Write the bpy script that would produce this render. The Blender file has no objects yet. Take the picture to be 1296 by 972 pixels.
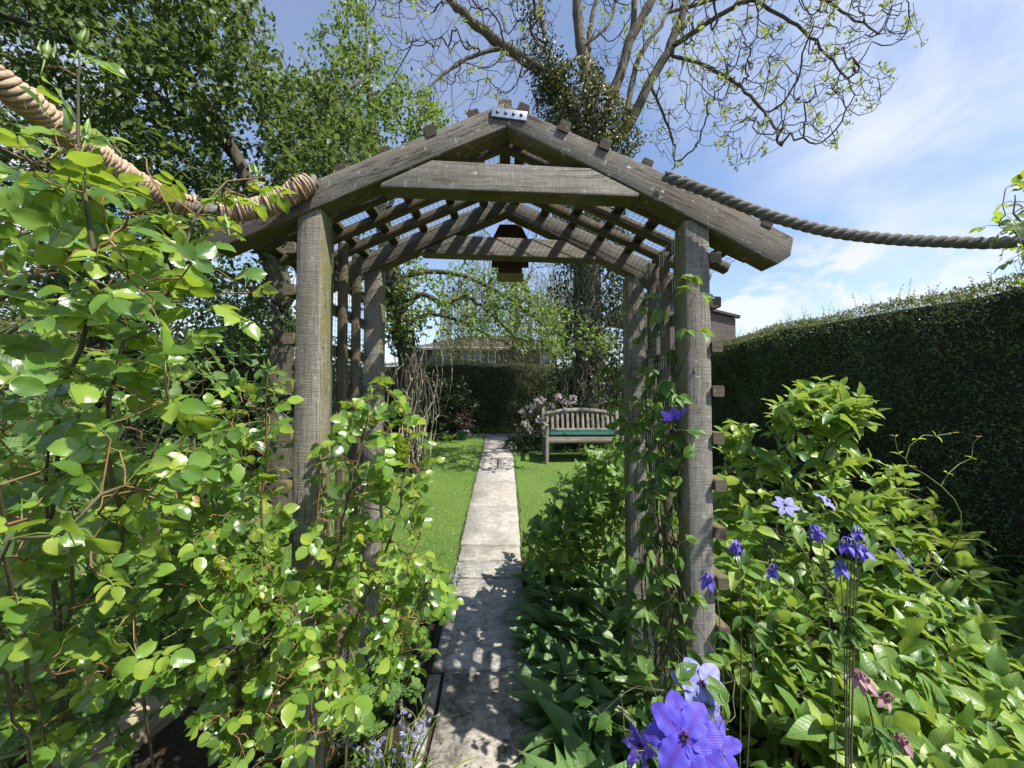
import bpy, math, random
import numpy as np
from mathutils import Vector, Matrix, Euler

# ------------------------------------------------------------------ camera, sky, sun, exposure
SC = bpy.context.scene
COL = SC.collection
R = math.radians
CAM_H = 1.6
F_PX, CX, CY = 487.0, 648.0, 486.0
YAW, PITCH = R(1.06), R(1.2)

cam_data = bpy.data.cameras.new("camera")
cam = bpy.data.objects.new("camera", cam_data)
COL.objects.link(cam)
cam.location = (0, 0, CAM_H)
cam.rotation_euler = Euler((R(90) + PITCH, 0, -YAW), 'XYZ')
cam_data.sensor_width = 36.0
cam_data.lens = F_PX / 1296.0 * 36.0
cam_data.clip_start = 0.02
cam_data.clip_end = 2000
SC.camera = cam

SUN_EL = R(54)
sun_dir = Vector((0.885, -0.465, 0.0)).normalized() * math.cos(SUN_EL) + Vector((0, 0, math.sin(SUN_EL)))
world = bpy.data.worlds.new("World")
SC.world = world
world.use_nodes = True
wn, wl = world.node_tree.nodes, world.node_tree.links
wn.clear()
w_out = wn.new("ShaderNodeOutputWorld")
w_bg = wn.new("ShaderNodeBackground")
w_bg.inputs["Strength"].default_value = 0.11
sky = wn.new("ShaderNodeTexSky")
sky.sky_type = 'NISHITA'
sky.sun_disc = False
sky.sun_elevation = SUN_EL
sky.sun_rotation = math.atan2(sun_dir.x, sun_dir.y)
sky.air_density = 1.0
sky.dust_density = 0.6
sky.ozone_density = 1.6
w_tc = wn.new("ShaderNodeTexCoord")
sep = wn.new("ShaderNodeSeparateXYZ")
wl.new(w_tc.outputs["Generated"], sep.inputs[0])


def wmath(op, a, b=None, c=None):
    n = wn.new("ShaderNodeMath")
    n.operation = op
    for k, v in enumerate((a, b, c)):
        if v is None:
            continue
        if isinstance(v, (int, float)):
            n.inputs[k].default_value = v
        else:
            wl.new(v, n.inputs[k])
    return n.outputs[0]


zc = wmath('ADD', wmath('MAXIMUM', sep.outputs[2], 0.0), 0.22)
cu = wmath('DIVIDE', sep.outputs[0], zc)
cv = wmath('DIVIDE', sep.outputs[1], zc)
comb = wn.new("ShaderNodeCombineXYZ")
wl.new(cu, comb.inputs[0]); wl.new(cv, comb.inputs[1])


def cloud_layer(scale, loc, lo, hi, detail, rough, dist=0.0, stretch=(1, 1, 1)):
    mp = wn.new("ShaderNodeMapping")
    mp.inputs["Location"].default_value = loc
    mp.inputs["Scale"].default_value = stretch
    wl.new(comb.outputs[0], mp.inputs[0])
    nz = wn.new("ShaderNodeTexNoise")
    nz.inputs["Scale"].default_value = scale
    nz.inputs["Detail"].default_value = detail
    nz.inputs["Roughness"].default_value = rough
    nz.inputs["Distortion"].default_value = dist
    wl.new(mp.outputs[0], nz.inputs["Vector"])
    mr = wn.new("ShaderNodeMapRange")
    mr.interpolation_type = 'SMOOTHSTEP'
    mr.inputs["From Min"].default_value = lo
    mr.inputs["From Max"].default_value = hi
    wl.new(nz.outputs["Fac"], mr.inputs["Value"])
    return mr.outputs[0]


veil = cloud_layer(0.75, (3.1, 1.7, 0.0), 0.42, 0.78, 5, 0.55, 0.3, (1.0, 0.6, 1))
puff = cloud_layer(1.25, (0.35, 5.2, 0.0), 0.51, 0.66, 7, 0.56, 0.2)
low = wn.new("ShaderNodeMapRange")
low.interpolation_type = 'SMOOTHSTEP'
low.inputs["From Min"].default_value = 0.42
low.inputs["From Max"].default_value = 0.02
wl.new(sep.outputs[2], low.inputs["Value"])
bank = wmath('MULTIPLY', cloud_layer(0.9, (1.3, 0.6, 2.0), 0.40, 0.60, 8, 0.58, 0.25), low.outputs[0])
vdir = wn.new("ShaderNodeVectorMath"); vdir.operation = 'NORMALIZE'
wl.new(w_tc.outputs["Generated"], vdir.inputs[0])


def dir_noise(scale, lo, hi, detail, rough, dist, seed):
    mp = wn.new("ShaderNodeMapping"); mp.inputs["Location"].default_value = seed; mp.inputs["Scale"].default_value = (1, 1, 1.7)
    wl.new(vdir.outputs[0], mp.inputs[0])
    nz = wn.new("ShaderNodeTexNoise")
    for k, v in (("Scale", scale), ("Detail", detail), ("Roughness", rough), ("Distortion", dist)):
        nz.inputs[k].default_value = v
    wl.new(mp.outputs[0], nz.inputs["Vector"])
    mr = wn.new("ShaderNodeMapRange"); mr.interpolation_type = 'SMOOTHSTEP'
    mr.inputs["From Min"].default_value = lo; mr.inputs["From Max"].default_value = hi
    wl.new(nz.outputs["Fac"], mr.inputs["Value"])
    return mr.outputs[0]


def sky_patch(az, el, rad, soft):
    """1 inside a round patch of sky (compass angle, height, radius in degrees), fading to 0"""
    d = (math.sin(R(az)) * math.cos(R(el)), math.cos(R(az)) * math.cos(R(el)), math.sin(R(el)))
    dp = wn.new("ShaderNodeVectorMath"); dp.operation = 'DOT_PRODUCT'; dp.inputs[1].default_value = d
    wl.new(vdir.outputs[0], dp.inputs[0])
    mr = wn.new("ShaderNodeMapRange"); mr.interpolation_type = 'SMOOTHSTEP'
    mr.inputs["From Min"].default_value = math.cos(R(rad)); mr.inputs["From Max"].default_value = math.cos(R(rad * soft))
    wl.new(dp.outputs["Value"], mr.inputs["Value"])
    return mr.outputs[0]


soft = dir_noise(2.6, 0.30, 0.72, 5, 0.55, 0.4, (1.7, 0.3, 0.9))
lumpy = dir_noise(7.5, 0.43, 0.60, 8, 0.58, 0.25, (4.2, 2.3, 0.4))
parts = [(0.26, veil)]
for az_, el_, rad_, sf_, wt_, nz_ in ((53, 31, 22, .1, .95, soft), (34, 40, 15, .1, .5, soft), (46, 17, 6.5, .1, .55, soft), (39, 8, 11, .45, 1.05, lumpy), (30, 9, 7, .4, 1.0, lumpy),
                                      (52, 10, 8, .3, .7, lumpy), (0, 7, 13, .2, .7, soft), (-46, 14, 20, .3, 1.0, lumpy), (-22, 9, 14, .3, .9, lumpy), (-60, 22, 12, .3, .6, soft)):
    parts.append((wt_, wmath('MULTIPLY', sky_patch(az_, el_, rad_, sf_), nz_)))
tot = None
for wt_, o_ in parts:
    v_ = wmath('MULTIPLY', o_, wt_)
    tot = v_ if tot is None else wmath('ADD', tot, v_)
dens = wmath('MINIMUM', tot, 0.96)
hsv = wn.new("ShaderNodeHueSaturation")
hsv.inputs["Hue"].default_value = 0.505
hsv.inputs["Saturation"].default_value = 1.0
hsv.inputs["Value"].default_value = 1.12
wl.new(sky.outputs[0], hsv.inputs["Color"])
mixc = wn.new("ShaderNodeMix")
mixc.data_type = 'RGBA'
wl.new(dens, mixc.inputs[0])
wl.new(hsv.outputs[0], mixc.inputs[6])
mixc.inputs[7].default_value = (4.7, 4.95, 5.5, 1)
wl.new(mixc.outputs[2], w_bg.inputs["Color"])
wl.new(w_bg.outputs[0], w_out.inputs["Surface"])

sun_data = bpy.data.lights.new("sun", 'SUN')
sun_data.energy = 5.0
sun_data.angle = R(0.5)
sun_data.color = (1.0, 0.95, 0.87)
sun = bpy.data.objects.new("sun", sun_data)
COL.objects.link(sun)
sun.rotation_euler = (-sun_dir).to_track_quat('-Z', 'Y').to_euler()

SC.view_settings.view_transform = 'Standard'
SC.view_settings.look = 'None'
SC.view_settings.gamma = 1.0
SC.view_settings.exposure = 0.85
SC.view_settings.use_curve_mapping = False
SC.render.engine = 'CYCLES'
cy = SC.cycles
cy.max_bounces = 7
cy.diffuse_bounces = 3
cy.glossy_bounces = 2
cy.transmission_bounces = 4
cy.transparent_max_bounces = 6
cy.use_adaptive_sampling = True
cy.adaptive_threshold = 0.02
cy.use_denoising = True
cy.caustics_reflective = False
cy.caustics_refractive = False
cy.sample_clamp_indirect = 6
SC.render.use_persistent_data = False

rng = np.random.default_rng(11)
random.seed(11)

# ------------------------------------------------------------------ placement helpers
_cp, _sp, _cyw, _syw = math.cos(PITCH), math.sin(PITCH), math.cos(YAW), math.sin(YAW)
FWD = np.array([_syw * _cp, _cyw * _cp, _sp])
RGT = np.array([_cyw, -_syw, 0.0])
UPV = np.cross(RGT, FWD)
EYE = np.array([0, 0, CAM_H])


def ray(px, py):
    return FWD * F_PX + RGT * (px - CX) + UPV * (CY - py)


def at(px, py, Y):
    """world point at forward distance Y that the photo shows at pixel (px, py)"""
    d = ray(px, py)
    return EYE + d * (Y / d[1])


def ground(y):
    y = np.asarray(y, float)
    return np.clip(y - 2.0, 0, 7.5) * 0.098 + np.clip(y - 9.5, 0, 1e9) * 0.0


def gpt(px, py):
    d = ray(px, py)
    lo, hi = 0.3, 60.0
    for _ in range(60):
        m = (lo + hi) / 2
        p = EYE + d * (m / d[1])
        if p[2] > ground(p[1]):
            lo = m
        else:
            hi = m
    return EYE + d * (lo / d[1])


def in_poly(px, py, poly):
    px, py = np.asarray(px), np.asarray(py)
    c = np.zeros(px.shape, bool)
    n = len(poly)
    for i in range(n):
        x0, y0 = poly[i]; x1, y1 = poly[(i + 1) % n]
        if y0 == y1:
            continue
        t = ((y0 > py) != (y1 > py)) & (px < (x1 - x0) * (py - y0) / (y1 - y0) + x0)
        c ^= t
    return c


def poly_pts(poly, n):
    poly = np.array(poly, float)
    lo, hi = poly.min(0), poly.max(0)
    out = []
    while len(out) < n:
        q = lo + rng.random((n * 3, 2)) * (hi - lo)
        out.extend(q[in_poly(q[:, 0], q[:, 1], poly)].tolist())
    return np.array(out[:n])


# ------------------------------------------------------------------ scene objects
def tag(o, label=None, cat=None, group=None, kind=None):
    for k, v in (("label", label), ("category", cat), ("group", group), ("kind", kind)):
        if v:
            o[k] = v
    return o


def thing(name, loc, label, cat, group=None):
    o = bpy.data.objects.new(name, None)
    COL.objects.link(o)
    o.empty_display_size = 0.1
    o.location = [float(v) for v in loc]
    return tag(o, label, cat, group)


def world_loc(o):
    v = Vector((0, 0, 0))
    while o is not None:
        v += o.location
        o = o.parent
    return v


class Acc:
    """collects verts, faces, a per-face random number and a UV per face corner; builds ONE mesh"""

    def __init__(self):
        self.v, self.loops, self.sizes, self.rnd, self.uv, self.n = [], [], [], [], [], 0
        self.mi, self.mis = 0, []      # material slot of the faces being added

    def add(self, verts, faces_arr, rnd=None, uvv=None):
        """faces_arr: list of int arrays (m, k); uvv: per-vertex uv"""
        verts = np.asarray(verts, float).reshape(-1, 3)
        if uvv is None:
            uvv = np.zeros((len(verts), 2))
        for j, fa in enumerate(faces_arr):
            fa = np.asarray(fa, int)
            if fa.size == 0:
                continue
            self.loops.append((fa + self.n).ravel())
            self.sizes.append(np.full(len(fa), fa.shape[1], int)); self.mis.append(np.full(len(fa), self.mi, int))
            if rnd is None:
                self.rnd.append(np.full(len(fa), rng.random()))
            else:
                r = rnd[j] if isinstance(rnd, list) else rnd
                self.rnd.append(np.broadcast_to(r, (len(fa),)).astype(float))
            self.uv.append(np.asarray(uvv)[fa.ravel()])
        self.v.append(verts)
        self.n += len(verts)

    def build(self, name, mat, parent=None, smooth=False):
        me = bpy.data.meshes.new(name)
        v = np.concatenate(self.v) if self.v else np.zeros((0, 3))
        if parent is not None:
            v = v - np.array(world_loc(parent))
        loops = np.concatenate(self.loops); sizes = np.concatenate(self.sizes)
        me.vertices.add(len(v)); me.vertices.foreach_set("co", v.astype(np.float32).ravel())
        me.loops.add(len(loops)); me.loops.foreach_set("vertex_index", loops.astype(np.int32))
        starts = np.concatenate([[0], np.cumsum(sizes)[:-1]])
        me.polygons.add(len(sizes))
        me.polygons.foreach_set("loop_start", starts.astype(np.int32))
        me.polygons.foreach_set("loop_total", sizes.astype(np.int32))
        if smooth:
            me.polygons.foreach_set("use_smooth", np.ones(len(sizes), bool))
        a = me.attributes.new("rnd", 'FLOAT', 'FACE')
        a.data.foreach_set("value", np.concatenate(self.rnd).astype(np.float32))
        u = me.uv_layers.new(name="UVMap")
        u.data.foreach_set("uv", np.concatenate(self.uv).astype(np.float32).ravel())
        me.update(calc_edges=True)
        for m_ in (mat if isinstance(mat, (list, tuple)) else [mat]):
            me.materials.append(m_)
        if isinstance(mat, (list, tuple)):
            me.polygons.foreach_set('material_index', np.concatenate(self.mis).astype(np.int32))
        o = bpy.data.objects.new(name, me)
        COL.objects.link(o)
        if parent is not None:
            o.parent = parent
        return o


def nrmz(v):
    return v / np.maximum(np.linalg.norm(v, axis=-1, keepdims=True), 1e-9)


def tube(acc, pts, rad, n=5, cap=True, rnd=None, u0=0.0):
    pts = np.asarray(pts, float); m = len(pts)
    rad = np.broadcast_to(np.asarray(rad, float), (m,))
    t = np.gradient(pts, axis=0); t = nrmz(t)
    ref = np.array([0, 0, 1.0]) if abs(t[:, 2]).mean() < 0.8 else np.array([1.0, 0, 0])
    s = nrmz(np.cross(t, ref)); b = np.cross(s, t)
    a = np.arange(n) * 2 * math.pi / n
    ring = (np.cos(a)[None, :, None] * s[:, None] + np.sin(a)[None, :, None] * b[:, None]) * rad[:, None, None]
    v = (pts[:, None] + ring).reshape(-1, 3)
    i = np.arange(m - 1)[:, None] * n; j = np.arange(n)[None]; k = (j + 1) % n
    q = np.stack([i + j, i + k, i + n + k, i + n + j], -1).reshape(-1, 4)
    ln = np.concatenate([[0], np.cumsum(np.linalg.norm(np.diff(pts, axis=0), axis=1))]) + u0
    uv = np.stack([np.repeat(ln, n), np.tile(np.arange(n) / n, m) * max(rad.mean(), .002) * 6], -1)
    fs = [q]
    if cap and n > 2:
        fs += [np.arange(n)[::-1][None], (np.arange(n) + (m - 1) * n)[None]]
    acc.add(v, fs, rnd=rng.random() if rnd is None else rnd, uvv=uv)


def beam(acc, p0, p1, w, h, up=(0, 0, 1), bev=0.004, seg=8, wob=0.0012, twist=0.0):
    """sawn timber from p0 to p1: w across, h along up; grain UV runs along its length"""
    p0, p1 = np.asarray(p0, float), np.asarray(p1, float)
    d = p1 - p0; L = np.linalg.norm(d); d = d / L
    up = np.asarray(up, float); s = nrmz(np.cross(d, up)); u = np.cross(s, d)
    a, b = w / 2, h / 2; e = min(bev, a * .5, b * .5)
    prof = np.array([(-a + e, -b), (a - e, -b), (a, -b + e), (a, b - e), (a - e, b), (-a + e, b), (-a, b - e), (-a, -b + e)])
    n = 8
    per = np.concatenate([[0], np.cumsum(np.linalg.norm(np.diff(np.vstack([prof, prof[:1]]), axis=0), axis=1))])
    T = np.linspace(0, 1, seg + 1)
    offs = rng.random(2) * 40
    V, UV = [], []
    bend = rng.normal(0, wob, 2)
    for t in T:
        j = prof + rng.normal(0, wob * .45, prof.shape) + bend * math.sin(math.pi * t)
        V.append(p0 + d * (t * L) + s * j[:, :1] + u * j[:, 1:])
        UV.append(np.stack([np.full(n, t * L), per[:n]], -1) + offs)
    # a repeat of the first profile vertex closes the grain seam
    V = [np.vstack([x, x[:1]]) for x in V]; UV = [np.vstack([x, [[x[0, 0], per[n] + offs[1]]]]) for x in UV]
    n1 = n + 1
    i = np.arange(seg)[:, None] * n1; j = np.arange(n)[None]
    q = np.stack([i + j, i + j + 1, i + n1 + j + 1, i + n1 + j], -1).reshape(-1, 4)
    r = rng.random()
    acc.add(np.vstack(V), [q], rnd=r, uvv=np.vstack(UV))
    for k, rev in ((0, True), (seg, False)):
        ring = V[k][:n]
        uv = prof * np.array([1.0, 1.0]) + offs + 7
        f = np.arange(n)[None]
        acc.add(ring, [f[:, ::-1] if rev else f], rnd=r, uvv=uv)


def prism(acc, poly, y0, y1, along):
    """polygon in the XZ plane, extruded from y0 to y1; along = grain direction in XZ"""
    poly = np.asarray(poly, float); n = len(poly)
    ar = 0.5 * np.sum(poly[:, 0] * np.roll(poly[:, 1], -1) - np.roll(poly[:, 0], -1) * poly[:, 1])
    if ar < 0:
        poly = poly[::-1]
    g = np.asarray(along, float); g = g / np.linalg.norm(g); h = np.array([-g[1], g[0]])
    offs = rng.random(2) * 40; r = rng.random()
    uv = np.stack([poly @ g, poly @ h], -1) + offs
    fr = np.stack([poly[:, 0], np.full(n, y0), poly[:, 1]], -1)
    bk = np.stack([poly[:, 0], np.full(n, y1), poly[:, 1]], -1)
    acc.add(fr, [np.arange(n)[None]], rnd=r, uvv=uv)
    acc.add(bk, [np.arange(n)[None, ::-1]], rnd=r, uvv=uv + 3)
    for k in range(n):
        a, b = k, (k + 1) % n
        e = poly[b] - poly[a]; al = abs(e @ g) / (np.linalg.norm(e) + 1e-9) > .6
        L = np.linalg.norm(e); D = y1 - y0
        q = np.array([fr[a], bk[a], bk[b], fr[b]])
        u = np.array([(0, 0), (0, D), (L, D), (L, 0)]) if al else np.array([(0, 0), (0, D), (L * .2, D), (L * .2, 0)])
        acc.add(q, [np.arange(4)[None]], rnd=r, uvv=u + offs + 11 + k)


def weld(o, dist=0.0005, bev=0.0, seg=2):
    import bmesh
    bm = bmesh.new(); bm.from_mesh(o.data)
    bmesh.ops.remove_doubles(bm, verts=bm.verts, dist=dist)
    bmesh.ops.recalc_face_normals(bm, faces=bm.faces)
    bm.to_mesh(o.data); bm.free()
    if bev:
        m = o.modifiers.new("soft_edges", 'BEVEL'); m.width = bev; m.segments = seg; m.limit_method = 'ANGLE'
    return o


def box(acc, c, size, rz=0.0, rnd=None):
    c = np.asarray(c, float); s = np.asarray(size, float) / 2
    v = np.array([(x, y, z) for x in (-1, 1) for y in (-1, 1) for z in (-1, 1)], float) * s
    ca, sa = math.cos(rz), math.sin(rz)
    v = np.stack([v[:, 0] * ca - v[:, 1] * sa, v[:, 0] * sa + v[:, 1] * ca, v[:, 2]], -1) + c
    f = np.array([(0, 1, 3, 2), (4, 6, 7, 5), (0, 4, 5, 1), (2, 3, 7, 6), (0, 2, 6, 4), (1, 5, 7, 3)])
    for q in f:
        vv = v[q]; L = np.linalg.norm(vv[1] - vv[0]); H = np.linalg.norm(vv[2] - vv[1])
        acc.add(vv, [np.arange(4)[None]], rnd=.5 if rnd is None else rnd, uvv=np.array([(0, 0), (L, 0), (L, H), (0, H)]) + c[:2])


# ------------------------------------------------------------------ materials
class NT:
    def __init__(self, name):
        self.m = bpy.data.materials.new(name); self.m.use_nodes = True
        self.t = self.m.node_tree; self.t.nodes.clear()
        self.out = self.t.nodes.new("ShaderNodeOutputMaterial")

    def n(self, typ, **kw):
        nd = self.t.nodes.new("ShaderNode" + typ)
        for k, v in kw.items():
            setattr(nd, k, v)
        return nd

    def set(self, sock, v):
        if isinstance(v, (int, float)):
            sock.default_value = v
        elif isinstance(v, (tuple, list)):
            sock.default_value = tuple(v) + ((1,) if len(v) == 3 and sock.type == 'RGBA' else ())
        else:
            self.t.links.new(v, sock)

    def math(self, op, a, b=None, c=None, clamp=False):
        nd = self.n("Math", operation=op); nd.use_clamp = clamp
        for k, v in enumerate((a, b, c)):
            if v is not None:
                self.set(nd.inputs[k], v)
        return nd.outputs[0]

    def noise(self, vec, scale, detail=4, rough=.55, dist=0.0, sc3=None):
        if sc3 is not None:
            mp = self.n("Mapping"); self.set(mp.inputs[0], vec); mp.inputs["Scale"].default_value = sc3; vec = mp.outputs[0]
        nd = self.n("TexNoise"); self.set(nd.inputs["Vector"], vec)
        nd.inputs["Scale"].default_value = scale; nd.inputs["Detail"].default_value = detail
        nd.inputs["Roughness"].default_value = rough; nd.inputs["Distortion"].default_value = dist
        return nd.outputs["Fac"]

    def rng(self, v, a, b, c=0.0, d=1.0, smooth=False):
        nd = self.n("MapRange"); nd.clamp = True
        if smooth:
            nd.interpolation_type = 'SMOOTHSTEP'
        self.set(nd.inputs["Value"], v)
        for k, x in zip(("From Min", "From Max", "To Min", "To Max"), (a, b, c, d)):
            nd.inputs[k].default_value = x
        return nd.outputs[0]

    def mix(self, f, a, b, mode='MIX'):
        nd = self.n("Mix", data_type='RGBA', blend_type=mode)
        self.set(nd.inputs[0], f); self.set(nd.inputs[6], a); self.set(nd.inputs[7], b)
        return nd.outputs[2]

    def ramp(self, f, stops):
        nd = self.n("ValToRGB"); self.set(nd.inputs[0], f)
        el = nd.color_ramp.elements
        while len(el) < len(stops):
            el.new(0.5)
        for e, (p, c) in zip(el, stops):
            e.position = p; e.color = tuple(c) + (1,)
        return nd.outputs[0]

    def bump(self, h, strength, dist=0.01, normal=None):
        nd = self.n("Bump"); self.set(nd.inputs["Height"], h)
        nd.inputs["Strength"].default_value = strength; nd.inputs["Distance"].default_value = dist
        if normal is not None:
            self.set(nd.inputs["Normal"], normal)
        return nd.outputs[0]

    def attr(self, name="rnd"):
        return self.n("Attribute", attribute_name=name).outputs["Fac"]

    def principled(self, base, rough=.6, spec=.5, normal=None, **kw):
        p = self.n("BsdfPrincipled")
        self.set(p.inputs["Base Color"], base); self.set(p.inputs["Roughness"], rough)
        self.set(p.inputs["Specular IOR Level"], spec)
        if normal is not None:
            self.set(p.inputs["Normal"], normal)
        for k, v in kw.items():
            self.set(p.inputs[k], v)
        return p.outputs[0]

    def done(self, shader):
        self.t.links.new(shader, self.out.inputs["Surface"])
        return self.m

    @property
    def uvmap(self):
        return self.n("UVMap", uv_map="UVMap").outputs[0]

    @property
    def obj(self):
        return self.n("TexCoord").outputs["Object"]

    @property
    def pos(self):
        return self.n("NewGeometry").outputs["Position"]


def leaf_mat(name, stops, trans, rough=.38, spec=.5, tmix=.33, veins=False, vein_col=None, patch=0.0, blotch=0.0):
    m = NT(name)
    r = m.attr()
    col = m.ramp(r, stops)
    nz = m.noise(m.pos, 9.0, 3)
    col = m.mix(m.rng(nz, .3, .7, 0, .45), col, m.mix(1.0, col, (0.55, 0.62, 0.45), 'MULTIPLY'))
    normal = None
    if blotch:
        b = m.rng(m.noise(m.pos, 90, 4, .6), .62, .72)
        b = m.math('MULTIPLY', b, m.rng(m.math('FRACT', m.math('MULTIPLY', r, 17.3)), 1 - blotch, 1.0))
        col = m.mix(b, col, (0.16, 0.12, 0.03))
    if veins:
        vs = 1.0 if veins is True else veins
        s = m.n("SeparateXYZ"); m.set(s.inputs[0], m.uvmap)
        u, v = s.outputs[0], s.outputs[1]
        av = m.math('ABSOLUTE', v)
        mid = m.rng(av, .012, .045, 1, 0)
        side = m.math('PINGPONG', m.math('SUBTRACT', m.math('MULTIPLY', u, 7.0), m.math('MULTIPLY', av, 5.2)), .5)
        sv = m.rng(side, .0, .09, 1, 0)
        vv = m.math('MAXIMUM', mid, m.math('MULTIPLY', sv, .55))
        col = m.mix(m.math('MULTIPLY', vv, .5 * vs), col, vein_col or (0.30, 0.42, 0.12))
        h = m.math('SUBTRACT', m.math('MULTIPLY', m.math('SQRT', side), 1.0), m.math('MULTIPLY', vv, .8))
        normal = m.bump(h, .45 * vs, .0012)
    p = m.principled(col, rough, spec, normal)
    t = m.n("BsdfTranslucent"); m.set(t.inputs["Color"], m.mix(.75, col, trans))
    if normal is not None:
        m.set(t.inputs["Normal"], normal)
    mx = m.n("MixShader"); mx.inputs[0].default_value = tmix
    m.t.links.new(p, mx.inputs[1]); m.t.links.new(t.outputs[0], mx.inputs[2])
    return m.done(mx.outputs[0])


def wood_mat(name, light, dark, algae, algae_amt=.5, lichen=.25, saw=.6):
    m = NT(name)
    uv = m.uvmap
    g1 = m.noise(uv, 1.0, 6, .62, .4, (5, 95, 1))
    g2 = m.noise(uv, 1.0, 4, .6, .2, (16, 330, 1))
    sawn = m.noise(uv, 1.0, 5, .72, .9, (150, 14, 1))
    blot = m.noise(uv, 1.0, 5, .6, .3, (3.2, 11, 1))
    grain = m.math('ADD', m.math('MULTIPLY', g1, .6), m.math('MULTIPLY', g2, .4))
    col = m.ramp(grain, [(.30, dark), (.47, [a * .75 + b * .25 for a, b in zip(light, dark)]), (.68, light)])
    col = m.mix(m.rng(blot, .35, .7, 0, .75), col, m.mix(1.0, col, (0.60, 0.56, 0.50), 'MULTIPLY'))
    sc = m.rng(sawn, .40, .60)
    col = m.mix(m.math('MULTIPLY', m.math('SUBTRACT', 1.0, sc), .55 * saw), col, m.mix(1.0, col, (.5, .48, .45), 'MULTIPLY'))
    # cracks (checks) along the grain
    ck = m.noise(uv, 1.0, 3, .55, .8, (2.2, 46, 1))
    crack = m.rng(m.math('ABSOLUTE', m.math('SUBTRACT', ck, .5)), .0, .014, 1, 0)
    crack = m.math('MULTIPLY', crack, m.rng(m.noise(uv, 1.0, 2, .5, 0, (1.5, 9, 1)), .5, .6))
    col = m.mix(m.math('MULTIPLY', crack, .85), col, (.02, .018, .014))
    # knots and water stains
    vo = m.n("TexVoronoi"); mp = m.n("Mapping"); m.set(mp.inputs[0], uv); mp.inputs["Scale"].default_value = (1.9, 9, 1)
    m.set(vo.inputs["Vector"], mp.outputs[0]); vo.inputs["Scale"].default_value = 1.0
    kn = m.rng(vo.outputs["Distance"], .05, .11, 1, 0)
    col = m.mix(m.math('MULTIPLY', kn, .75), col, m.mix(1.0, col, (.34, .27, .2), 'MULTIPLY'))
    stn = m.rng(m.noise(uv, 1.0, 5, .65, .6, (1.3, 4, 1)), .52, .70)
    col = m.mix(m.math('MULTIPLY', stn, .6), col, m.mix(1.0, col, (.52, .46, .38), 'MULTIPLY'))
    fine = m.noise(m.pos, 420, 3, .7)
    col = m.mix(m.rng(fine, .38, .66, .0, .55), m.mix(1.0, col, (1.18, 1.17, 1.15), 'MULTIPLY'), m.mix(1.0, col, (.52, .5, .48), 'MULTIPLY'))
    # green algae grows on the faces turned away from the weather
    gn = m.n("NewGeometry"); sn = m.n("SeparateXYZ"); m.set(sn.inputs[0], gn.outputs["True Normal"])
    damp = m.rng(sn.outputs[1], -.75, -.2, .16, 1.25)
    al = m.math('MULTIPLY', m.math('MULTIPLY', m.rng(m.noise(m.pos, 5.5, 6, .65), .30, .62), algae_amt), damp, clamp=True)
    col = m.mix(al, col, algae)
    li = m.math('MULTIPLY', m.rng(m.noise(m.pos, 34, 6, .68), .60, .70), lichen)
    col = m.mix(li, col, (.50, .51, .44))
    h = m.math('ADD', m.math('MULTIPLY', grain, .7), m.math('SUBTRACT', m.math('MULTIPLY', sawn, .9 * saw), m.math('MULTIPLY', crack, 1.2)))
    n = m.bump(h, .9, .0045)
    return m.done(m.principled(col, .88, .22, n))


M = {}
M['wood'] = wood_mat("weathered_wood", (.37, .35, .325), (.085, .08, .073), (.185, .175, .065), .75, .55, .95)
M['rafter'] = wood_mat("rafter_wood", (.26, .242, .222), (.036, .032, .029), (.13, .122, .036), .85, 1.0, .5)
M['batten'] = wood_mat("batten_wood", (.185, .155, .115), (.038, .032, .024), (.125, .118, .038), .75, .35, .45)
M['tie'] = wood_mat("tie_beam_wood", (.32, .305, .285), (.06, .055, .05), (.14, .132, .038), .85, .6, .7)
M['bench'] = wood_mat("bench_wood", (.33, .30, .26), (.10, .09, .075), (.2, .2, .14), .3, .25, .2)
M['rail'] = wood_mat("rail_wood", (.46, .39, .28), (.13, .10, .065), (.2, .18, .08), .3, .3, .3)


def plain(name, col, rough=.6, spec=.5, metallic=0.0, nscale=20, namt=.3, bumpd=0.0):
    m = NT(name)
    nz = m.noise(m.pos, nscale, 5, .6)
    c = m.mix(m.rng(nz, .3, .7, 0, namt), col, m.mix(1.0, col, (.45, .45, .45), 'MULTIPLY'))
    nm = m.bump(nz, .6, bumpd) if bumpd else None
    return m.done(m.principled(c, rough, spec, nm, Metallic=metallic))


M['wire'] = plain("green_wire", (.22, .29, .25), .45, .5, .2, 60, .3)
M['zinc'] = plain("zinc_plate", (.62, .64, .66), .32, .5, .85, 40, .4)
M['bolt'] = plain("dark_bolt", (.12, .11, .10), .5, .5, .6)

# ================================================================== GROUND, LAWN, PATH
def soil_mat():
    m = NT("garden_soil")
    a = m.noise(m.pos, 5, 6, .65); b = m.noise(m.pos, 60, 5, .7)
    c = m.ramp(b, [(.3, (.018, .013, .009)), (.55, (.055, .04, .028)), (.75, (.13, .10, .07))])
    c = m.mix(m.rng(a, .45, .65, 0, .6), c, (.045, .05, .02))
    return m.done(m.principled(c, .95, .15, m.bump(m.math('ADD', a, b), .9, .03)))


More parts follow.
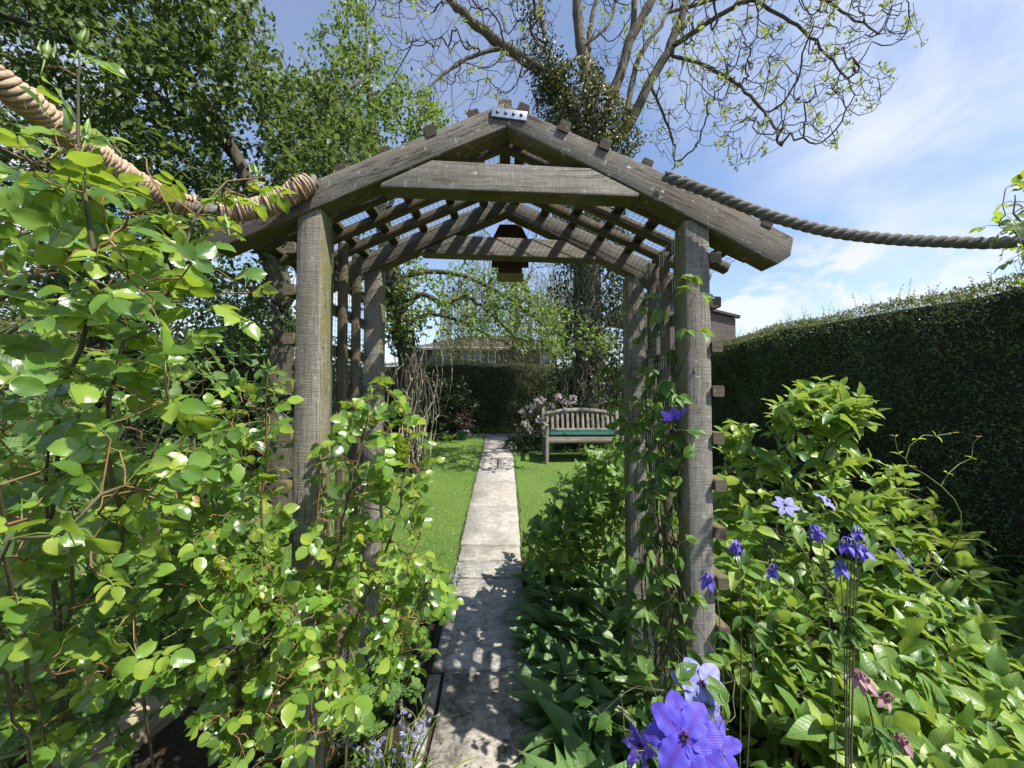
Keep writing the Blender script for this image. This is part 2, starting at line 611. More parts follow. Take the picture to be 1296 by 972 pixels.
M['soil'] = soil_mat()
acc = Acc()
ys = np.concatenate([[-60, -10, -2], np.arange(-1, 12, .25), [13, 16, 20, 30, 60, 120, 300]])
xs = np.concatenate([[-300, -60, -20], np.arange(-8, 8.1, .25), [20, 60, 300]])
X, Y = np.meshgrid(xs, ys)
near = (abs(X) < 8) & (Y < 12) & (Y > -1)
Z = ground(Y) + np.where(near, .018 * np.sin(X * 9 + Y * 5) * np.cos(Y * 8 - X * 3), 0) - .012
nx = len(xs)
i = np.arange(len(ys) - 1)[:, None] * nx + np.arange(nx - 1)[None]
q = np.stack([i, i + 1, i + nx + 1, i + nx], -1).reshape(-1, 4)
acc.add(np.stack([X, Y, Z], -1).reshape(-1, 3), [q], rnd=.5)
tag(acc.build("ground", M['soil'], smooth=True), "dark bare soil of the flower beds", None, None, "structure")

PL, PR = -.415, .155


def lawn_mat():
    m = NT("lawn_turf")
    a = m.noise(m.pos, 3.0, 5, .6); b = m.noise(m.pos, 140, 3, .7)
    c = m.ramp(b, [(.3, (.07, .13, .03)), (.6, (.14, .23, .055)), (.8, (.21, .29, .085))])
    c = m.mix(m.rng(a, .4, .7, 0, .5), c, (.15, .20, .03))
    return m.done(m.principled(c, .9, .1, m.bump(b, .9, .02)))


M['lawn'] = lawn_mat()


def lawn_edge_left(y):
    return -2.6 + 0 * y


acc = Acc()
for (x0, x1) in ((-3.4, PL - .015), (PR + .015, 2.6)):
    yy = np.arange(2.62, 8.45, .12); xx = np.linspace(x0, x1, 24)
    X, Y = np.meshgrid(xx, yy)
    X = X + np.where((X == x0) | (X == x1), .012 * np.sin(Y * 23) + .01 * np.sin(Y * 57), 0)
    Z = ground(Y) + .012 + .006 * np.sin(X * 6) * np.sin(Y * 5)
    n_ = len(xx); i = np.arange(len(yy) - 1)[:, None] * n_ + np.arange(n_ - 1)[None]
    acc.add(np.stack([X, Y, Z], -1).reshape(-1, 3), [np.stack([i, i + 1, i + n_ + 1, i + n_], -1).reshape(-1, 4)], rnd=.5)
tag(acc.build("lawn", M['lawn'], smooth=True), "bright green mown lawn on both sides of the path", None, None, "structure")

# blades of grass
mg = leaf_mat("grass_blade", [(0, (.07, .165, .034)), (.5, (.145, .29, .06)), (.85, (.24, .385, .095)), (1, (.44, .44, .21))], (.40, .58, .13), .5, .3, .45)
N = 62000
gx = np.where(rng.random(N) < .66, rng.uniform(-2.5, PL - .01, N), rng.uniform(PR + .01, 2.3, N))
gy = 2.66 + (8.4 - 2.66) * rng.random(N) ** 1.25
gz = ground(gy) + .008
hgt = rng.uniform(.014, .034, N) * (1 + .4 * np.sin(gx * 5 + gy * 3))
az = rng.random(N) * 6.283; wd = rng.uniform(.0016, .0034, N)
le = rng.normal(0, .55, (N, 2)) * hgt[:, None]
b0 = np.stack([gx - np.cos(az) * wd, gy - np.sin(az) * wd, gz], -1); b1 = np.stack([gx + np.cos(az) * wd, gy + np.sin(az) * wd, gz], -1)
tp = np.stack([gx + le[:, 0], gy + le[:, 1], gz + hgt], -1)
# ragged longer blades flop over the path edge
acc = Acc()
acc.add(np.stack([b0, b1, tp], 1).reshape(-1, 3), [np.arange(N * 3).reshape(-1, 3)], rnd=rng.random(N))
NE = 2600
side = rng.random(NE) < .5
gx = np.where(side, PL - .012, PR + .012) + rng.normal(0, .012, NE); gy = rng.uniform(2.7, 8.4, NE); gz = ground(gy) + .008
az = rng.random(NE) * 6.283; wd = rng.uniform(.0018, .0035, NE)
b0 = np.stack([gx - np.cos(az) * wd, gy - np.sin(az) * wd, gz], -1); b1 = np.stack([gx + np.cos(az) * wd, gy + np.sin(az) * wd, gz], -1)
tp = np.stack([gx + np.where(side, 1, -1) * rng.uniform(-.01, .035, NE), gy + rng.normal(0, .02, NE), gz + rng.uniform(.015, .045, NE)], -1)
acc.add(np.stack([b0, b1, tp], 1).reshape(-1, 3), [np.arange(NE * 3).reshape(-1, 3)], rnd=rng.random(NE))
tag(acc.build("grass", mg), "short green grass blades of the lawn", None, None, "stuff")

# fallen white petals and daisies on the lawn
M['petal'] = plain("white_petal", (.82, .78, .74), .6)
acc = Acc()
for k in range(150):
    x = rng.uniform(-2.2, PL - .05) if rng.random() < .6 else rng.uniform(PR + .05, 1.6)
    y = 2.8 + 5 * rng.random() ** 1.3; z = ground(y) + .034
    a = rng.random(6) * .4 + np.arange(6) * 1.047; r = rng.uniform(.003, .0075)
    acc.add(np.stack([x + np.cos(a) * r, y + np.sin(a) * r, z + rng.normal(0, .0015, 6)], -1), [np.arange(6)[None]])
tag(acc.build("fallen_petals", M['petal']), "tiny white petals scattered over the grass", None, None, "stuff")


def slab_mat():
    m = NT("stone_paving")
    p = m.pos; r = m.attr()
    a = m.noise(p, 3.2, 6, .62, .3); b = m.noise(p, 26, 6, .66, .2); g = m.noise(p, 260, 3, .7)
    riv = m.noise(p, 1.0, 5, .6, 1.2, (9, 34, 1))
    c = m.ramp(m.math('ADD', m.math('MULTIPLY', b, .6), m.math('MULTIPLY', riv, .4)),
               [(.30, (.22, .21, .19)), (.5, (.39, .375, .345)), (.70, (.53, .51, .48))])
    c = m.mix(m.math('MULTIPLY', r, .45), c, m.mix(1.0, c, (.92, .80, .66), 'MULTIPLY'))
    c = m.mix(m.rng(g, .35, .65, 0, .3), c, m.mix(1.0, c, (.6, .6, .58), 'MULTIPLY'))
    c = m.mix(m.rng(a, .48, .70, 0, .55), c, (.17, .165, .13))
    # blackish algae and moss patches, strongest on the near shaded slabs where dirt collects
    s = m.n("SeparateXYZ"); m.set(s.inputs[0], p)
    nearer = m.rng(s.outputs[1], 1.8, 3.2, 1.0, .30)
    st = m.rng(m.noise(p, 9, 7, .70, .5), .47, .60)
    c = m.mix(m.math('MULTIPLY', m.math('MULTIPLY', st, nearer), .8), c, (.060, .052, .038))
    sp = m.rng(m.noise(p, 55, 5, .7), .60, .66)
    c = m.mix(m.math('MULTIPLY', sp, .5), c, (.07, .06, .045))
    h = m.math('ADD', m.math('ADD', m.math('MULTIPLY', b, .5), m.math('MULTIPLY', riv, .8)), m.math('MULTIPLY', g, .18))
    return m.done(m.principled(c, .86, .25, m.bump(h, .8, .012)))


M['slab'] = slab_mat()
M['joint'] = plain("joint_dirt", (.05, .04, .028), .95, .1, 0, 60, .6, .01)
acc = Acc()


def slab(x0, x1, y0, y1, dz=0.0):
    g = .009
    x0, x1, y0, y1 = x0 + g, x1 - g, y0 + g, y1 - g
    n = 7
    def edge(a, b):
        t = np.linspace(0, 1, n)[:, None]
        return np.array(a) * (1 - t) + np.array(b) * t
    ring = np.vstack([edge((x0, y0), (x1, y0))[:-1], edge((x1, y0), (x1, y1))[:-1], edge((x1, y1), (x0, y1))[:-1], edge((x0, y1), (x0, y0))[:-1]])
    c = ring.mean(0)
    ring = ring + rng.normal(0, .0025, ring.shape)
    k = len(ring)
    inn = c + (ring - c) * (1 - .014)
    r = rng.random()
    def zz(P_, d): return ground(P_[:, 1]) + d + dz
    low = np.column_stack([ring, zz(ring, -.05)]); mid = np.column_stack([ring, zz(ring, .022)]); top = np.column_stack([inn, zz(inn, .028)])
    i = np.arange(k); j = (i + 1) % k
    V = np.vstack([low, mid, top, [[c[0], c[1], float(ground(c[1])) + .027 + dz]]])
    acc.add(V, [np.stack([i, j, j + k, i + k], -1), np.stack([i + k, j + k, j + 2 * k, i + 2 * k], -1),
                np.stack([i + 2 * k, j + 2 * k, np.full(k, 3 * k)], -1)], rnd=[np.full(k, r)] * 3)


slab(PL + .075, PR + .06, 1.25, 2.19)
slab(PL - .012, PL + .07, .95, 2.185, -.004)
slab(PL + .075, PR + .06, .35, 1.243)
yj = [2.19, 3.08, 3.33, 3.60, 4.50, 5.40, 6.0]
for a, b in zip(yj[:-1], yj[1:]):
    slab(PL + rng.normal(0, .006), PR + rng.normal(0, .006), a, b, rng.normal(0, .0015))
slab(PL, -.12, 6.0, 6.6); slab(-.12, PR, 6.0, 6.3); slab(-.12, PR, 6.3, 6.6, .002)
slab(PL, PR, 6.6, 7.05); slab(PL, PR, 7.05, 7.65); slab(PL - .005, PR, 7.65, 8.5)
tag(acc.build("path", M['slab'], smooth=False), "narrow path of worn stone slabs through the arch", None, None, "structure")
acc = Acc()
yy = np.linspace(.3, 8.5, 50); V = np.vstack([np.column_stack([np.full(50, x), yy, ground(yy) + .004]) for x in (PL - .03, PR + .07)])
i = np.arange(49); acc.add(V, [np.stack([i, i + 50, i + 51, i + 1], -1)], rnd=.5)
tag(acc.build("path_bedding", M['joint']), "dark earth in the joints of the path", None, None, "structure")

# litter on the path: crumbs, petals and dead leaf bits
M['litter'] = plain("leaf_litter", (.10, .065, .035), .9, .2, 0, 200, .6)
acc = Acc()
for k in range(520):
    near_edge = rng.random() < .6
    x = (PR + .03 - abs(rng.normal(0, .07))) if near_edge else rng.uniform(PL, PR + .05)
    y = rng.uniform(1.3, 3.3); z = ground(y) + .031
    a = rng.random(5) * .5 + np.arange(5) * 1.257; r = rng.uniform(.002, .008)
    acc.add(np.stack([x + np.cos(a) * r, y + np.sin(a) * r * rng.uniform(.4, 1), z + rng.random(5) * .004], -1), [np.arange(5)[None]])
tag(acc.build("leaf_litter", M['litter']), "brown crumbs of dead leaf on the near slabs", None, None, "stuff")

# ================================================================== HOUSES BEYOND THE HEDGES
def brick_mat(name, c1, c2, mortar, sx, sy):
    m = NT(name)
    b = m.n("TexBrick"); m.set(b.inputs["Vector"], m.uvmap)
    b.inputs["Color1"].default_value = c1 + (1,); b.inputs["Color2"].default_value = c2 + (1,); b.inputs["Mortar"].default_value = mortar + (1,)
    b.inputs["Scale"].default_value = 1.0; b.inputs["Brick Width"].default_value = sx; b.inputs["Row Height"].default_value = sy; b.inputs["Mortar Size"].default_value = .008
    nz = m.noise(m.pos, 1.2, 5, .6)
    c = m.mix(m.rng(nz, .3, .7, 0, .5), b.outputs[0], m.mix(1.0, b.outputs[0], (.6, .58, .55), 'MULTIPLY'))
    return m.done(m.principled(c, .9, .2))


M['brick'] = brick_mat("brown_brick", (.13, .105, .09), (.17, .135, .115), (.20, .18, .165), .225, .075)
M['hungtile'] = brick_mat("hung_tiles", (.145, .125, .11), (.11, .095, .085), (.06, .055, .05), .17, .11)
M['rooftile'] = brick_mat("roof_tiles", (.115, .088, .076), (.09, .072, .062), (.05, .045, .04), .3, .28)
M['upvc'] = plain("white_frame", (.80, .80, .80), .4)
M['fascia'] = plain("pale_fascia", (.55, .53, .50), .6)


def glass_mat():
    m = NT("window_glass")
    return m.done(m.principled((.10, .13, .17), .06, .8))


M['glass'] = glass_mat()


def quadface(acc, pts, rnd=.5):
    P_ = np.asarray(pts, float)
    e0 = P_[1] - P_[0]; L = np.linalg.norm(e0); e0 = e0 / L
    nn = np.cross(e0, P_[-1] - P_[0]); e1 = nrmz(np.cross(nn, e0))
    uv = np.stack([(P_ - P_[0]) @ e0, (P_ - P_[0]) @ e1], -1)
    acc.add(P_, [np.arange(len(P_))[None]], rnd=rnd, uvv=uv)


def house_window(parent, x, y, z, w, h, bars):
    a = Acc()
    f = .07
    for cx_, cz_, sx, sz in ((x, z - h / 2, w, f), (x, z + h / 2, w, f), (x - w / 2 + f / 2, z, f, h - f), (x + w / 2 - f / 2, z, f, h - f)):
        box(a, (cx_, y - .03, cz_), (sx, .10, sz))
    for bx, bz, sx, sz in bars:
        box(a, (x + bx * w, y - .03, z + bz * h), (sx * w if sx else .05, .09, sz * h if sz else .05))
    fr = a.build("window", M['upvc'], parent)
    a = Acc(); box(a, (x, y + .0, z), (w - f, .03, h - f)); a.build("pane", M['glass'], fr)


HY = 30.0
def hx(px): return at(px, 450, HY)[0]
def hz(py): return at(640, py, HY)[2]
ho = thing("house", (hx(630), HY, 0.7), "brown brick house with low tiled roof seen over the far hedge", "house")
a = Acc()
x0, x1, D = hx(528), hx(705), 8.0
ze, zr = hz(440.5), hz(428)
for (A, B) in (((x0, HY), (x1, HY)), ((x1, HY), (x1, HY + D)), ((x1, HY + D), (x0, HY + D)), ((x0, HY + D), (x0, HY))):
    quadface(a, [(A[0], A[1], .5), (B[0], B[1], .5), (B[0], B[1], ze), (A[0], A[1], ze)])
a.build("wall", M['hungtile'], ho)
a = Acc(); o_ = .45
c0, c1, c2, c3 = (x0 - o_, HY - o_, ze), (x1 + o_, HY - o_, ze), (x1 + o_, HY + D + o_, ze), (x0 - o_, HY + D + o_, ze)
r0, r1 = (x0 + 3.6, HY + D / 2, zr + .75), (x1 - 3.6, HY + D / 2, zr + .75)
quadface(a, [c0, c1, r1, r0]); quadface(a, [c2, c3, r0, r1]); quadface(a, [c1, c2, r1]); quadface(a, [c3, c0, r0])
a.build("roof", M['rooftile'], ho)
a = Acc(); box(a, ((x0 + x1) / 2, HY - o_, ze - .09), (x1 - x0 + 2 * o_, .05, .2)); box(a, ((x0 + x1) / 2, HY - o_ - .07, ze - .03), (x1 - x0 + 2 * o_, .1, .09))
a.build("gutter", M['fascia'], ho)
house_window(ho, hx(566), HY, hz(451.5), .75, 1.0, [(0, .12, 1, 0)])
house_window(ho, hx(622.5), HY, hz(452), .62, .85, [(0, .1, 1, 0)])
house_window(ho, hx(597), HY, hz(454), 1.5, 1.3, [(-.16, 0, 0, 1), (.17, 0, 0, 1)])
house_window(ho, hx(690), HY, hz(454), .8, 1.0, [(0, .1, 1, 0)])

GY = 13.0
gx0, gx1 = at(880, 420, GY)[0], at(931, 420, GY)[0]
gh = thing("house", ((gx0 + gx1) / 2, GY, .7), "flank of a brick house with a dark sloping verge beside the arch post", "house")
a = Acc()
zt0, zt1 = at(900, 391, GY)[2], at(931, 403, GY)[2]
quadface(a, [(gx0 - 2, GY, .4), (gx1, GY, .4), (gx1, GY, zt1), (gx0 - 2, GY, zt0 + .5)])
quadface(a, [(gx1, GY, .4), (gx1, GY + 6, .4), (gx1, GY + 6, zt1), (gx1, GY, zt1)])
a.build("wall", M['brick'], gh)
a = Acc(); beam(a, (gx0 - 2, GY - .02, zt0 + .55), (gx1 + .12, GY - .02, zt1 + .03), .14, .07); 
quadface(a, [(gx0 - 2, GY - .1, zt0 + .6), (gx1 + .14, GY - .1, zt1 + .08), (gx1 + .14, GY + 6, zt1 + .08), (gx0 - 2, GY + 6, zt0 + .6)])
a.build("roof", plain("dark_verge", (.09, .08, .08), .7), gh)

RY = 16.0
rx0, rx1 = at(915, 430, RY)[0], at(1075, 430, RY)[0]
rh = thing("house", ((rx0 + rx1) / 2, RY, .7), "brown tiled roof with a ridge showing behind the tall clipped hedge", "house")
pr0, pr1 = at(985, 413, RY + 3), at(1022, 404, RY + 3)
a = Acc(); zz0 = at(930, 436, RY)[2]
quadface(a, [(rx0, RY, zz0), (rx1 + 2, RY, zz0), tuple(at(1040, 405, RY + 3)), tuple(at(958, 420, RY + 3))]); 
quadface(a, [(rx1 + 2, RY, zz0), (rx1 + 2, RY + 6, zz0), tuple(at(1040, 405, RY + 3))]); quadface(a, [(rx0, RY + 6, zz0), (rx0, RY, zz0), tuple(at(958, 420, RY + 3))])
a.build("roof", M['rooftile'], rh)
a = Acc(); box(a, ((rx0 + rx1 + 2) / 2, RY + 3, (zz0 + .4) / 2), (rx1 + 1.4 - rx0, 5.4, zz0 - .4)); a.build("wall", M['brick'], rh)

# ================================================================== THE WOODEN ARCH
YF, YB, TH = 1.40, 2.07, .09
PX = .712
arch = thing("garden_arch", (0, YF, 0), "weathered grey timber garden arch with gabled lattice roof over the path", "garden arch")


def pz(px, py, Y=YF):
    p = at(px, py, Y); return (p[0], p[2])


def profile(Y):
    """the gable as measured on the front frame, in metres, moved to depth Y"""
    if Y == YF:
        return {
            'L': [pz(638, 133), pz(642, 163), pz(545, 203), pz(432, 252), pz(273, 318), pz(262, 290), pz(432, 217)],
            'Rr': [pz(638, 133), pz(848, 225), pz(918, 259), pz(1002, 302), pz(998, 325), pz(981, 336), pz(862, 272), pz(748, 214), pz(642, 163)],
            'T': [pz(547, 204.5), pz(747, 214.5), pz(809, 246), pz(806, 251), pz(481, 238), pz(484, 233)]}
    return None


fp = profile(YF)
slopeL = np.array(fp['L'][0]) - np.array(fp['L'][6]); slopeR = np.array(fp['Rr'][1]) - np.array(fp['Rr'][0])
for Y in (YF, YB):
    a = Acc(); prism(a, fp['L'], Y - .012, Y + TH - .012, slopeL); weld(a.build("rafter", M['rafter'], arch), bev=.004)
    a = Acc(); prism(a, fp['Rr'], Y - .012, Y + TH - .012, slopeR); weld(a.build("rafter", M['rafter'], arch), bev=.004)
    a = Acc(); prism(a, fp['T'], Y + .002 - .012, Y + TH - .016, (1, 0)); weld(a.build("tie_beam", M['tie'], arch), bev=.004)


def rafter_under(x):
    """underside height of the rafters at x"""
    pts = sorted([fp['L'][k] for k in (1, 2, 3, 4)] + [fp['Rr'][k] for k in (5, 6, 7)])
    xs_, zs_ = zip(*pts)
    return float(np.interp(x, xs_, zs_))


def rafter_top(x):
    pts = sorted([fp['L'][k] for k in (0, 6, 5)] + [fp['Rr'][k] for k in (1, 2, 3)])
    xs_, zs_ = zip(*pts)
    return float(np.interp(x, xs_, zs_))


for Y in (YF, YB):
    for s in (-1, 1):
        x = s * PX
        a = Acc()
        zt = rafter_under(x) + .012
        zb = -.15
        lean = s * .012
        beam(a, (x + lean, Y + TH / 2, zb), (x, Y + TH / 2, zt), TH, TH, up=(0, -1, 0), seg=16, wob=.0012)
        a.build("post", M['wood'], arch)

# purlins run front to back on top of the rafters; slope battens lie between the two frames
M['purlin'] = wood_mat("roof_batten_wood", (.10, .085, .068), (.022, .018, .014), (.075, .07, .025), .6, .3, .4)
x_left = [at(px, 200, YF)[0] for px in (600, 545, 488, 432, 378, 325, 285)]
x_right = [at(px, 200, YF)[0] for px in (662, 714, 765, 818, 868, 918, 968)]
BS = .041
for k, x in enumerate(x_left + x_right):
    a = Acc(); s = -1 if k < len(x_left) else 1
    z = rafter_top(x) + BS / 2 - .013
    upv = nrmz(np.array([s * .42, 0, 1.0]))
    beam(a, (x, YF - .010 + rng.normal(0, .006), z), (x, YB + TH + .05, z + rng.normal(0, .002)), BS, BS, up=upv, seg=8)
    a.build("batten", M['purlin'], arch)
a = Acc(); beam(a, (0.0, YF - .005, rafter_top(0) + .004), (0.0, YB + TH + .04, rafter_top(0) - .004), .05, .03); a.build("batten", M['batten'], arch)
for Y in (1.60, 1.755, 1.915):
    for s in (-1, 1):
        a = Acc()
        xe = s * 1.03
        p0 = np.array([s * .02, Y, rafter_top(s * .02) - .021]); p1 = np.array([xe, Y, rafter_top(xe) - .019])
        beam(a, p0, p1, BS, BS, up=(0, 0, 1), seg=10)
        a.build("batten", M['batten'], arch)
# side walls: rails outside the posts, upright battens between them
for s in (-1, 1):
    zs_ = [at(640, py, YF)[2] for py in ((316, 368, 429, 490, 553, 614, 680, 742, 806) if s < 0 else (324, 381, 438, 495, 555, 615, 676, 738, 800))]
    for z in zs_:
        a = Acc(); x = s * (PX + TH / 2 + BS / 2 + .001) + s * .012 * max(0, (1.9 - z) / 2)
        beam(a, (x, YF - .012 + rng.normal(0, .006), z), (x, YB + TH + .02, z + rng.normal(0, .005)), BS, BS, seg=6)
        a.build("batten", M['batten'], arch)
    for Y in (1.60, 1.75, 1.91):
        a = Acc(); x = s * (PX + TH / 2 - BS / 2 - .002)
        beam(a, (x + s * .008, Y, -.02), (x, Y, rafter_under(x) + .03), .036, .036, up=(0, -1, 0), seg=12)
        a.build("batten", M['batten'], arch)


def wire_panel(name, origin, eu, ev, lu, lv, step, r=.0013):
    a = Acc()
    origin, eu, ev = np.array(origin, float), np.array(eu, float), np.array(ev, float)
    nn = np.cross(eu, ev)
    def sag(u, v): return nn * (.004 * math.sin(u * 9 + v * 5) + .003 * math.sin(v * 17))
    for k in range(int(lu / step) + 1):
        u = k * step; T = np.linspace(0, lv, 7)
        tube(a, [origin + eu * u + ev * v + sag(u, v) for v in T], r, 3, False)
    for k in range(int(lv / step) + 1):
        v = k * step; T = np.linspace(0, lu, 9)
        tube(a, [origin + eu * u + ev * v + sag(u, v) + nn * .0015 for u in T], r, 3, False)
    return a.build(name, M['wire'], arch)


for s in (-1, 1):
    p0 = np.array([s * .03, YF + .08, rafter_top(s * .03) + BS - .008]); p1 = np.array([s * 1.06, YF + .08, rafter_top(s * 1.06) + BS - .008])
    e = p1 - p0; L = np.linalg.norm(e); e /= L
    wire_panel("wire_mesh", p0, e, (0, 1, 0), L, .68, .024)
    x = s * (PX - TH / 2 + .015)
    wire_panel("wire_mesh", (s * (PX - .012) if s > 0 else -(PX + TH / 2 + .0005), YF + TH, .0), (0, 1, 0), (0, 0, 1), YB - YF - TH, 2.24, .024, .0010)

# zinc plate with bolts at the ridge
a = Acc()
q0, q1, q2, q3 = pz(623, 140), pz(667, 146), pz(666, 157.5), pz(622, 151.5)
prism(a, [q0, q1, q2, q3], YF - .020, YF - .0125, (1, 0)); pl = weld(a.build("bracket", M['zinc'], arch), bev=.0015)
a = Acc()
for t in (.16, .4, .62, .84):
    c = np.array(q0) * (1 - t) + np.array(q1) * t + (np.array(q3) - np.array(q0)) * .5
    tube(a, [(c[0], YF - .020, c[1]), (c[0], YF - .025, c[1])], [.0065, .005], 8)
a.build("bolt", M['bolt'], pl)

# bird box hung behind the rear tie beam
bb_c = at(645.5, 330, YB + TH + .07)
bird = thing("bird_box", (bb_c[0], YB + TH + .07, bb_c[2] - .2), "small brown wooden bird box hung behind the rear tie beam", "bird box")
a = Acc()
bx, by = bb_c[0], YB + TH + .01
zt = at(645, 284, by)[2]; zb = at(645, 349, by)[2]; zm = at(645, 304, by)[2]
prism(a, [(bx - .105, zb + .05), (bx + .105, zb + .05), (bx + .105, zm), (bx + .06, zt), (bx - .06, zt), (bx - .105, zm)], by - .002, by + .018, (0, 1))
weld(a.build("back_board", plain("brown_stained_wood", (.085, .055, .04), .8, .3, 0, 40, .6), bird), bev=.002)
a = Acc(); box(a, (bx, by + .10, zb + .10), (.14, .13, .16)); weld(a.build("body", M['batten'], bird), bev=.003)
a = Acc(); beam(a, (bx - .078, by + .09, zb + .016), (bx + .078, by + .09, zb + .016), .14, .016); a.build("floor_board", M['rail'], bird)
a = Acc(); beam(a, (bx - .085, by + .10, zb + .19), (bx + .085, by + .10, zb + .19), .16, .018); a.build("lid", M['rafter'], bird)

# ------------------------------------------------------------------ ropes
def rope_mat(name, c1, c2, wrapn):
    m = NT(name)
    f = m.noise(m.uvmap, 1.0, 4, .65, .5, (60, 900, 1)); b = m.noise(m.pos, 30, 4, .6)
    c = m.mix(m.rng(f, .35, .65), c1, c2)
    c = m.mix(m.rng(b, .45, .7, 0, .5), c, m.mix(1.0, c, (.55, .55, .52), 'MULTIPLY'))
    return m.done(m.principled(c, .92, .15, m.bump(f, .8, .003)))


M['rope'] = rope_mat("grey_rope", (.27, .26, .225), (.125, .12, .105), 1)
M['jute'] = rope_mat("jute_twine", (.60, .45, .32), (.36, .25, .165), 1)


def smooth_path(ctrl, n):
    c = np.asarray(ctrl, float); m = len(c)
    d = np.concatenate([[0], np.cumsum(np.linalg.norm(np.diff(c, axis=0), axis=1))])
    t = np.linspace(0, d[-1], n)
    # Catmull-Rom through the controls
    out = []
    for x in t:
        k = min(max(np.searchsorted(d, x) - 1, 0), m - 2)
        u = (x - d[k]) / (d[k + 1] - d[k])
        p0, p1, p2, p3 = c[max(k - 1, 0)], c[k], c[k + 1], c[min(k + 2, m - 1)]
        out.append(.5 * (2 * p1 + (p2 - p0) * u + (2 * p0 - 5 * p1 + 4 * p2 - p3) * u ** 2 + (3 * p1 - p0 - 3 * p2 + p3) * u ** 3))
    return np.array(out)


def helix(path, rad, pitch, phase, jit=0.0, per=14):
    p = np.asarray(path); t = nrmz(np.gradient(p, axis=0))
    L = np.concatenate([[0], np.cumsum(np.linalg.norm(np.diff(p, axis=0), axis=1))])
    n = max(int(L[-1] / pitch * per), 8)
    s = np.linspace(0, L[-1], n)
    q = np.stack([np.interp(s, L, p[:, k]) for k in range(3)], -1); tt = nrmz(np.stack([np.interp(s, L, t[:, k]) for k in range(3)], -1))
    a = nrmz(np.cross(tt, [0, 0, 1.0])); b = np.cross(a, tt)
    ph = phase + s / pitch * 2 * math.pi
    r = np.interp(s, L, np.broadcast_to(rad, (len(L),)))
    if jit:
        r = r * (1 + np.interp(s, np.linspace(0, L[-1], max(n // 5, 4)), rng.normal(0, jit, max(n // 5, 4))))
    return q + (a * np.cos(ph)[:, None] + b * np.sin(ph)[:, None]) * r[:, None]


def strands(acc, path, R_, pitch, n=8):
    for k in range(3):
        tube(acc, helix(path, R_ * .5, pitch, k * 2.0944), R_ * .54, n)


pr = smooth_path([at(842, 222, 1.36), at(858, 229, 1.345), at(900, 244, 1.34), at(960, 268, 1.33), at(1040, 291, 1.30), at(1120, 302, 1.27), at(1200, 306, 1.235), at(1268, 307, 1.2), at(1345, 296, 1.17), at(1460, 262, 1.13)], 190)
a = Acc(); strands(a, pr, .0195, .098)
tag(a.build("rope", M['rope'], smooth=True), "thick grey twisted rope sagging bare from the arch rafter across the sky", "rope")

lr = smooth_path([at(398, 228, 1.375), at(384, 236, 1.35), at(345, 257, 1.33), at(290, 268, 1.29), at(228, 256, 1.2), at(168, 226, 1.09), at(110, 188, .98), at(58, 148, .88), at(0, 104, .80), at(-90, 40, .72)], 170)
le_ = thing("rope", lr[10], "thick rope wrapped in fraying tan jute twine behind the rose", "rope")
tail = smooth_path([lr[-2], lr[-1], np.array([-1.20, .50, 2.42]), np.array([-1.28, .15, 2.52]), np.array([-1.34, -.25, 2.58])], 60)
a = Acc(); strands(a, lr, .021, .10); strands(a, tail[2:], .021, .10); a.build("rope_core", M['rope'], le_, True)
a = Acc()
def wrap(seg, R_, pitch, r, ph=0.0, jit=.07):
    tube(a, helix(seg, R_, pitch, ph, jit, 16), r, 6, True)
wrap(lr[6:62], .029, .0088, .0048); wrap(lr[12:55], .031, .013, .0040, 1.0, .16); wrap(lr[8:60], .032, .047, .0030, 2.0, .12)
wrap(lr[72:106], .027, .0105, .005); wrap(lr[66:110], .028, .034, .0045, 2.0, .1)
for k in range(5):
    wrap(lr[104:170], .0265, .062, .0062, k * 1.256, .08)
wrap(lr[112:128], .031, .010, .0045)
for k in range(700):   # frayed fibres
    i = rng.integers(8, 165); p = lr[i] + nrmz(rng.normal(0, 1, 3)) * .031
    d = nrmz(rng.normal(0, 1, 3)) * rng.uniform(.008, .030)
    tube(a, [p, p + d * .5 + rng.normal(0, .002, 3), p + d + [0, 0, -.004]], .0004, 3, False)
a.build("twine", M['jute'], le_, True)

# ------------------------------------------------------------------ bench and cushion
BY = 6.28
bx0, bx1 = at(692, 560, BY)[0], at(692, 560, BY)[0] + 1.32
bz = float(ground(6.4))
bz = at(690, 586.5, BY)[2] + .0
bench = thing("garden_bench", ((bx0 + bx1) / 2, BY + .28, bz), "weathered grey slatted wooden bench with an arched back on the lawn", "bench")
BYB = BY + .50
for x in (bx0, bx1):
    a = Acc(); beam(a, (x, BY, bz - .03), (x, BY, bz + .60), .055, .055, up=(0, -1, 0)); a.build("leg", M['bench'], bench)
    a = Acc(); beam(a, (x, BYB, bz - .0), (x, BYB + .02, bz + .42), .055, .06, up=(0, -1, 0)); beam(a, (x, BYB + .02, bz + .42), (x, BYB + .12, bz + .84), .055, .055, up=(0, -1, 0)); a.build("leg", M['bench'], bench)
    a = Acc(); beam(a, (x, BY - .06, bz + .615), (x, BYB + .07, bz + .625), .065, .028); a.build("armrest", M['bench'], bench)
    a = Acc(); beam(a, (x, BY, bz + .15), (x, BYB, bz + .15), .03, .04); a.build("stretcher", M['bench'], bench)
a = Acc()
for k in range(5):
    y = BY + .03 + k * .105; beam(a, (bx0 - .02, y, bz + .415 - k * .004), (bx1 + .02, y, bz + .415 - k * .004), .085, .02)
a.build("seat", M['bench'], bench)
a = Acc(); beam(a, (bx0, BY, bz + .365), (bx1, BY, bz + .365), .03, .075); a.build("apron", M['bench'], bench)
a = Acc(); W = (bx1 - bx0); n = 14
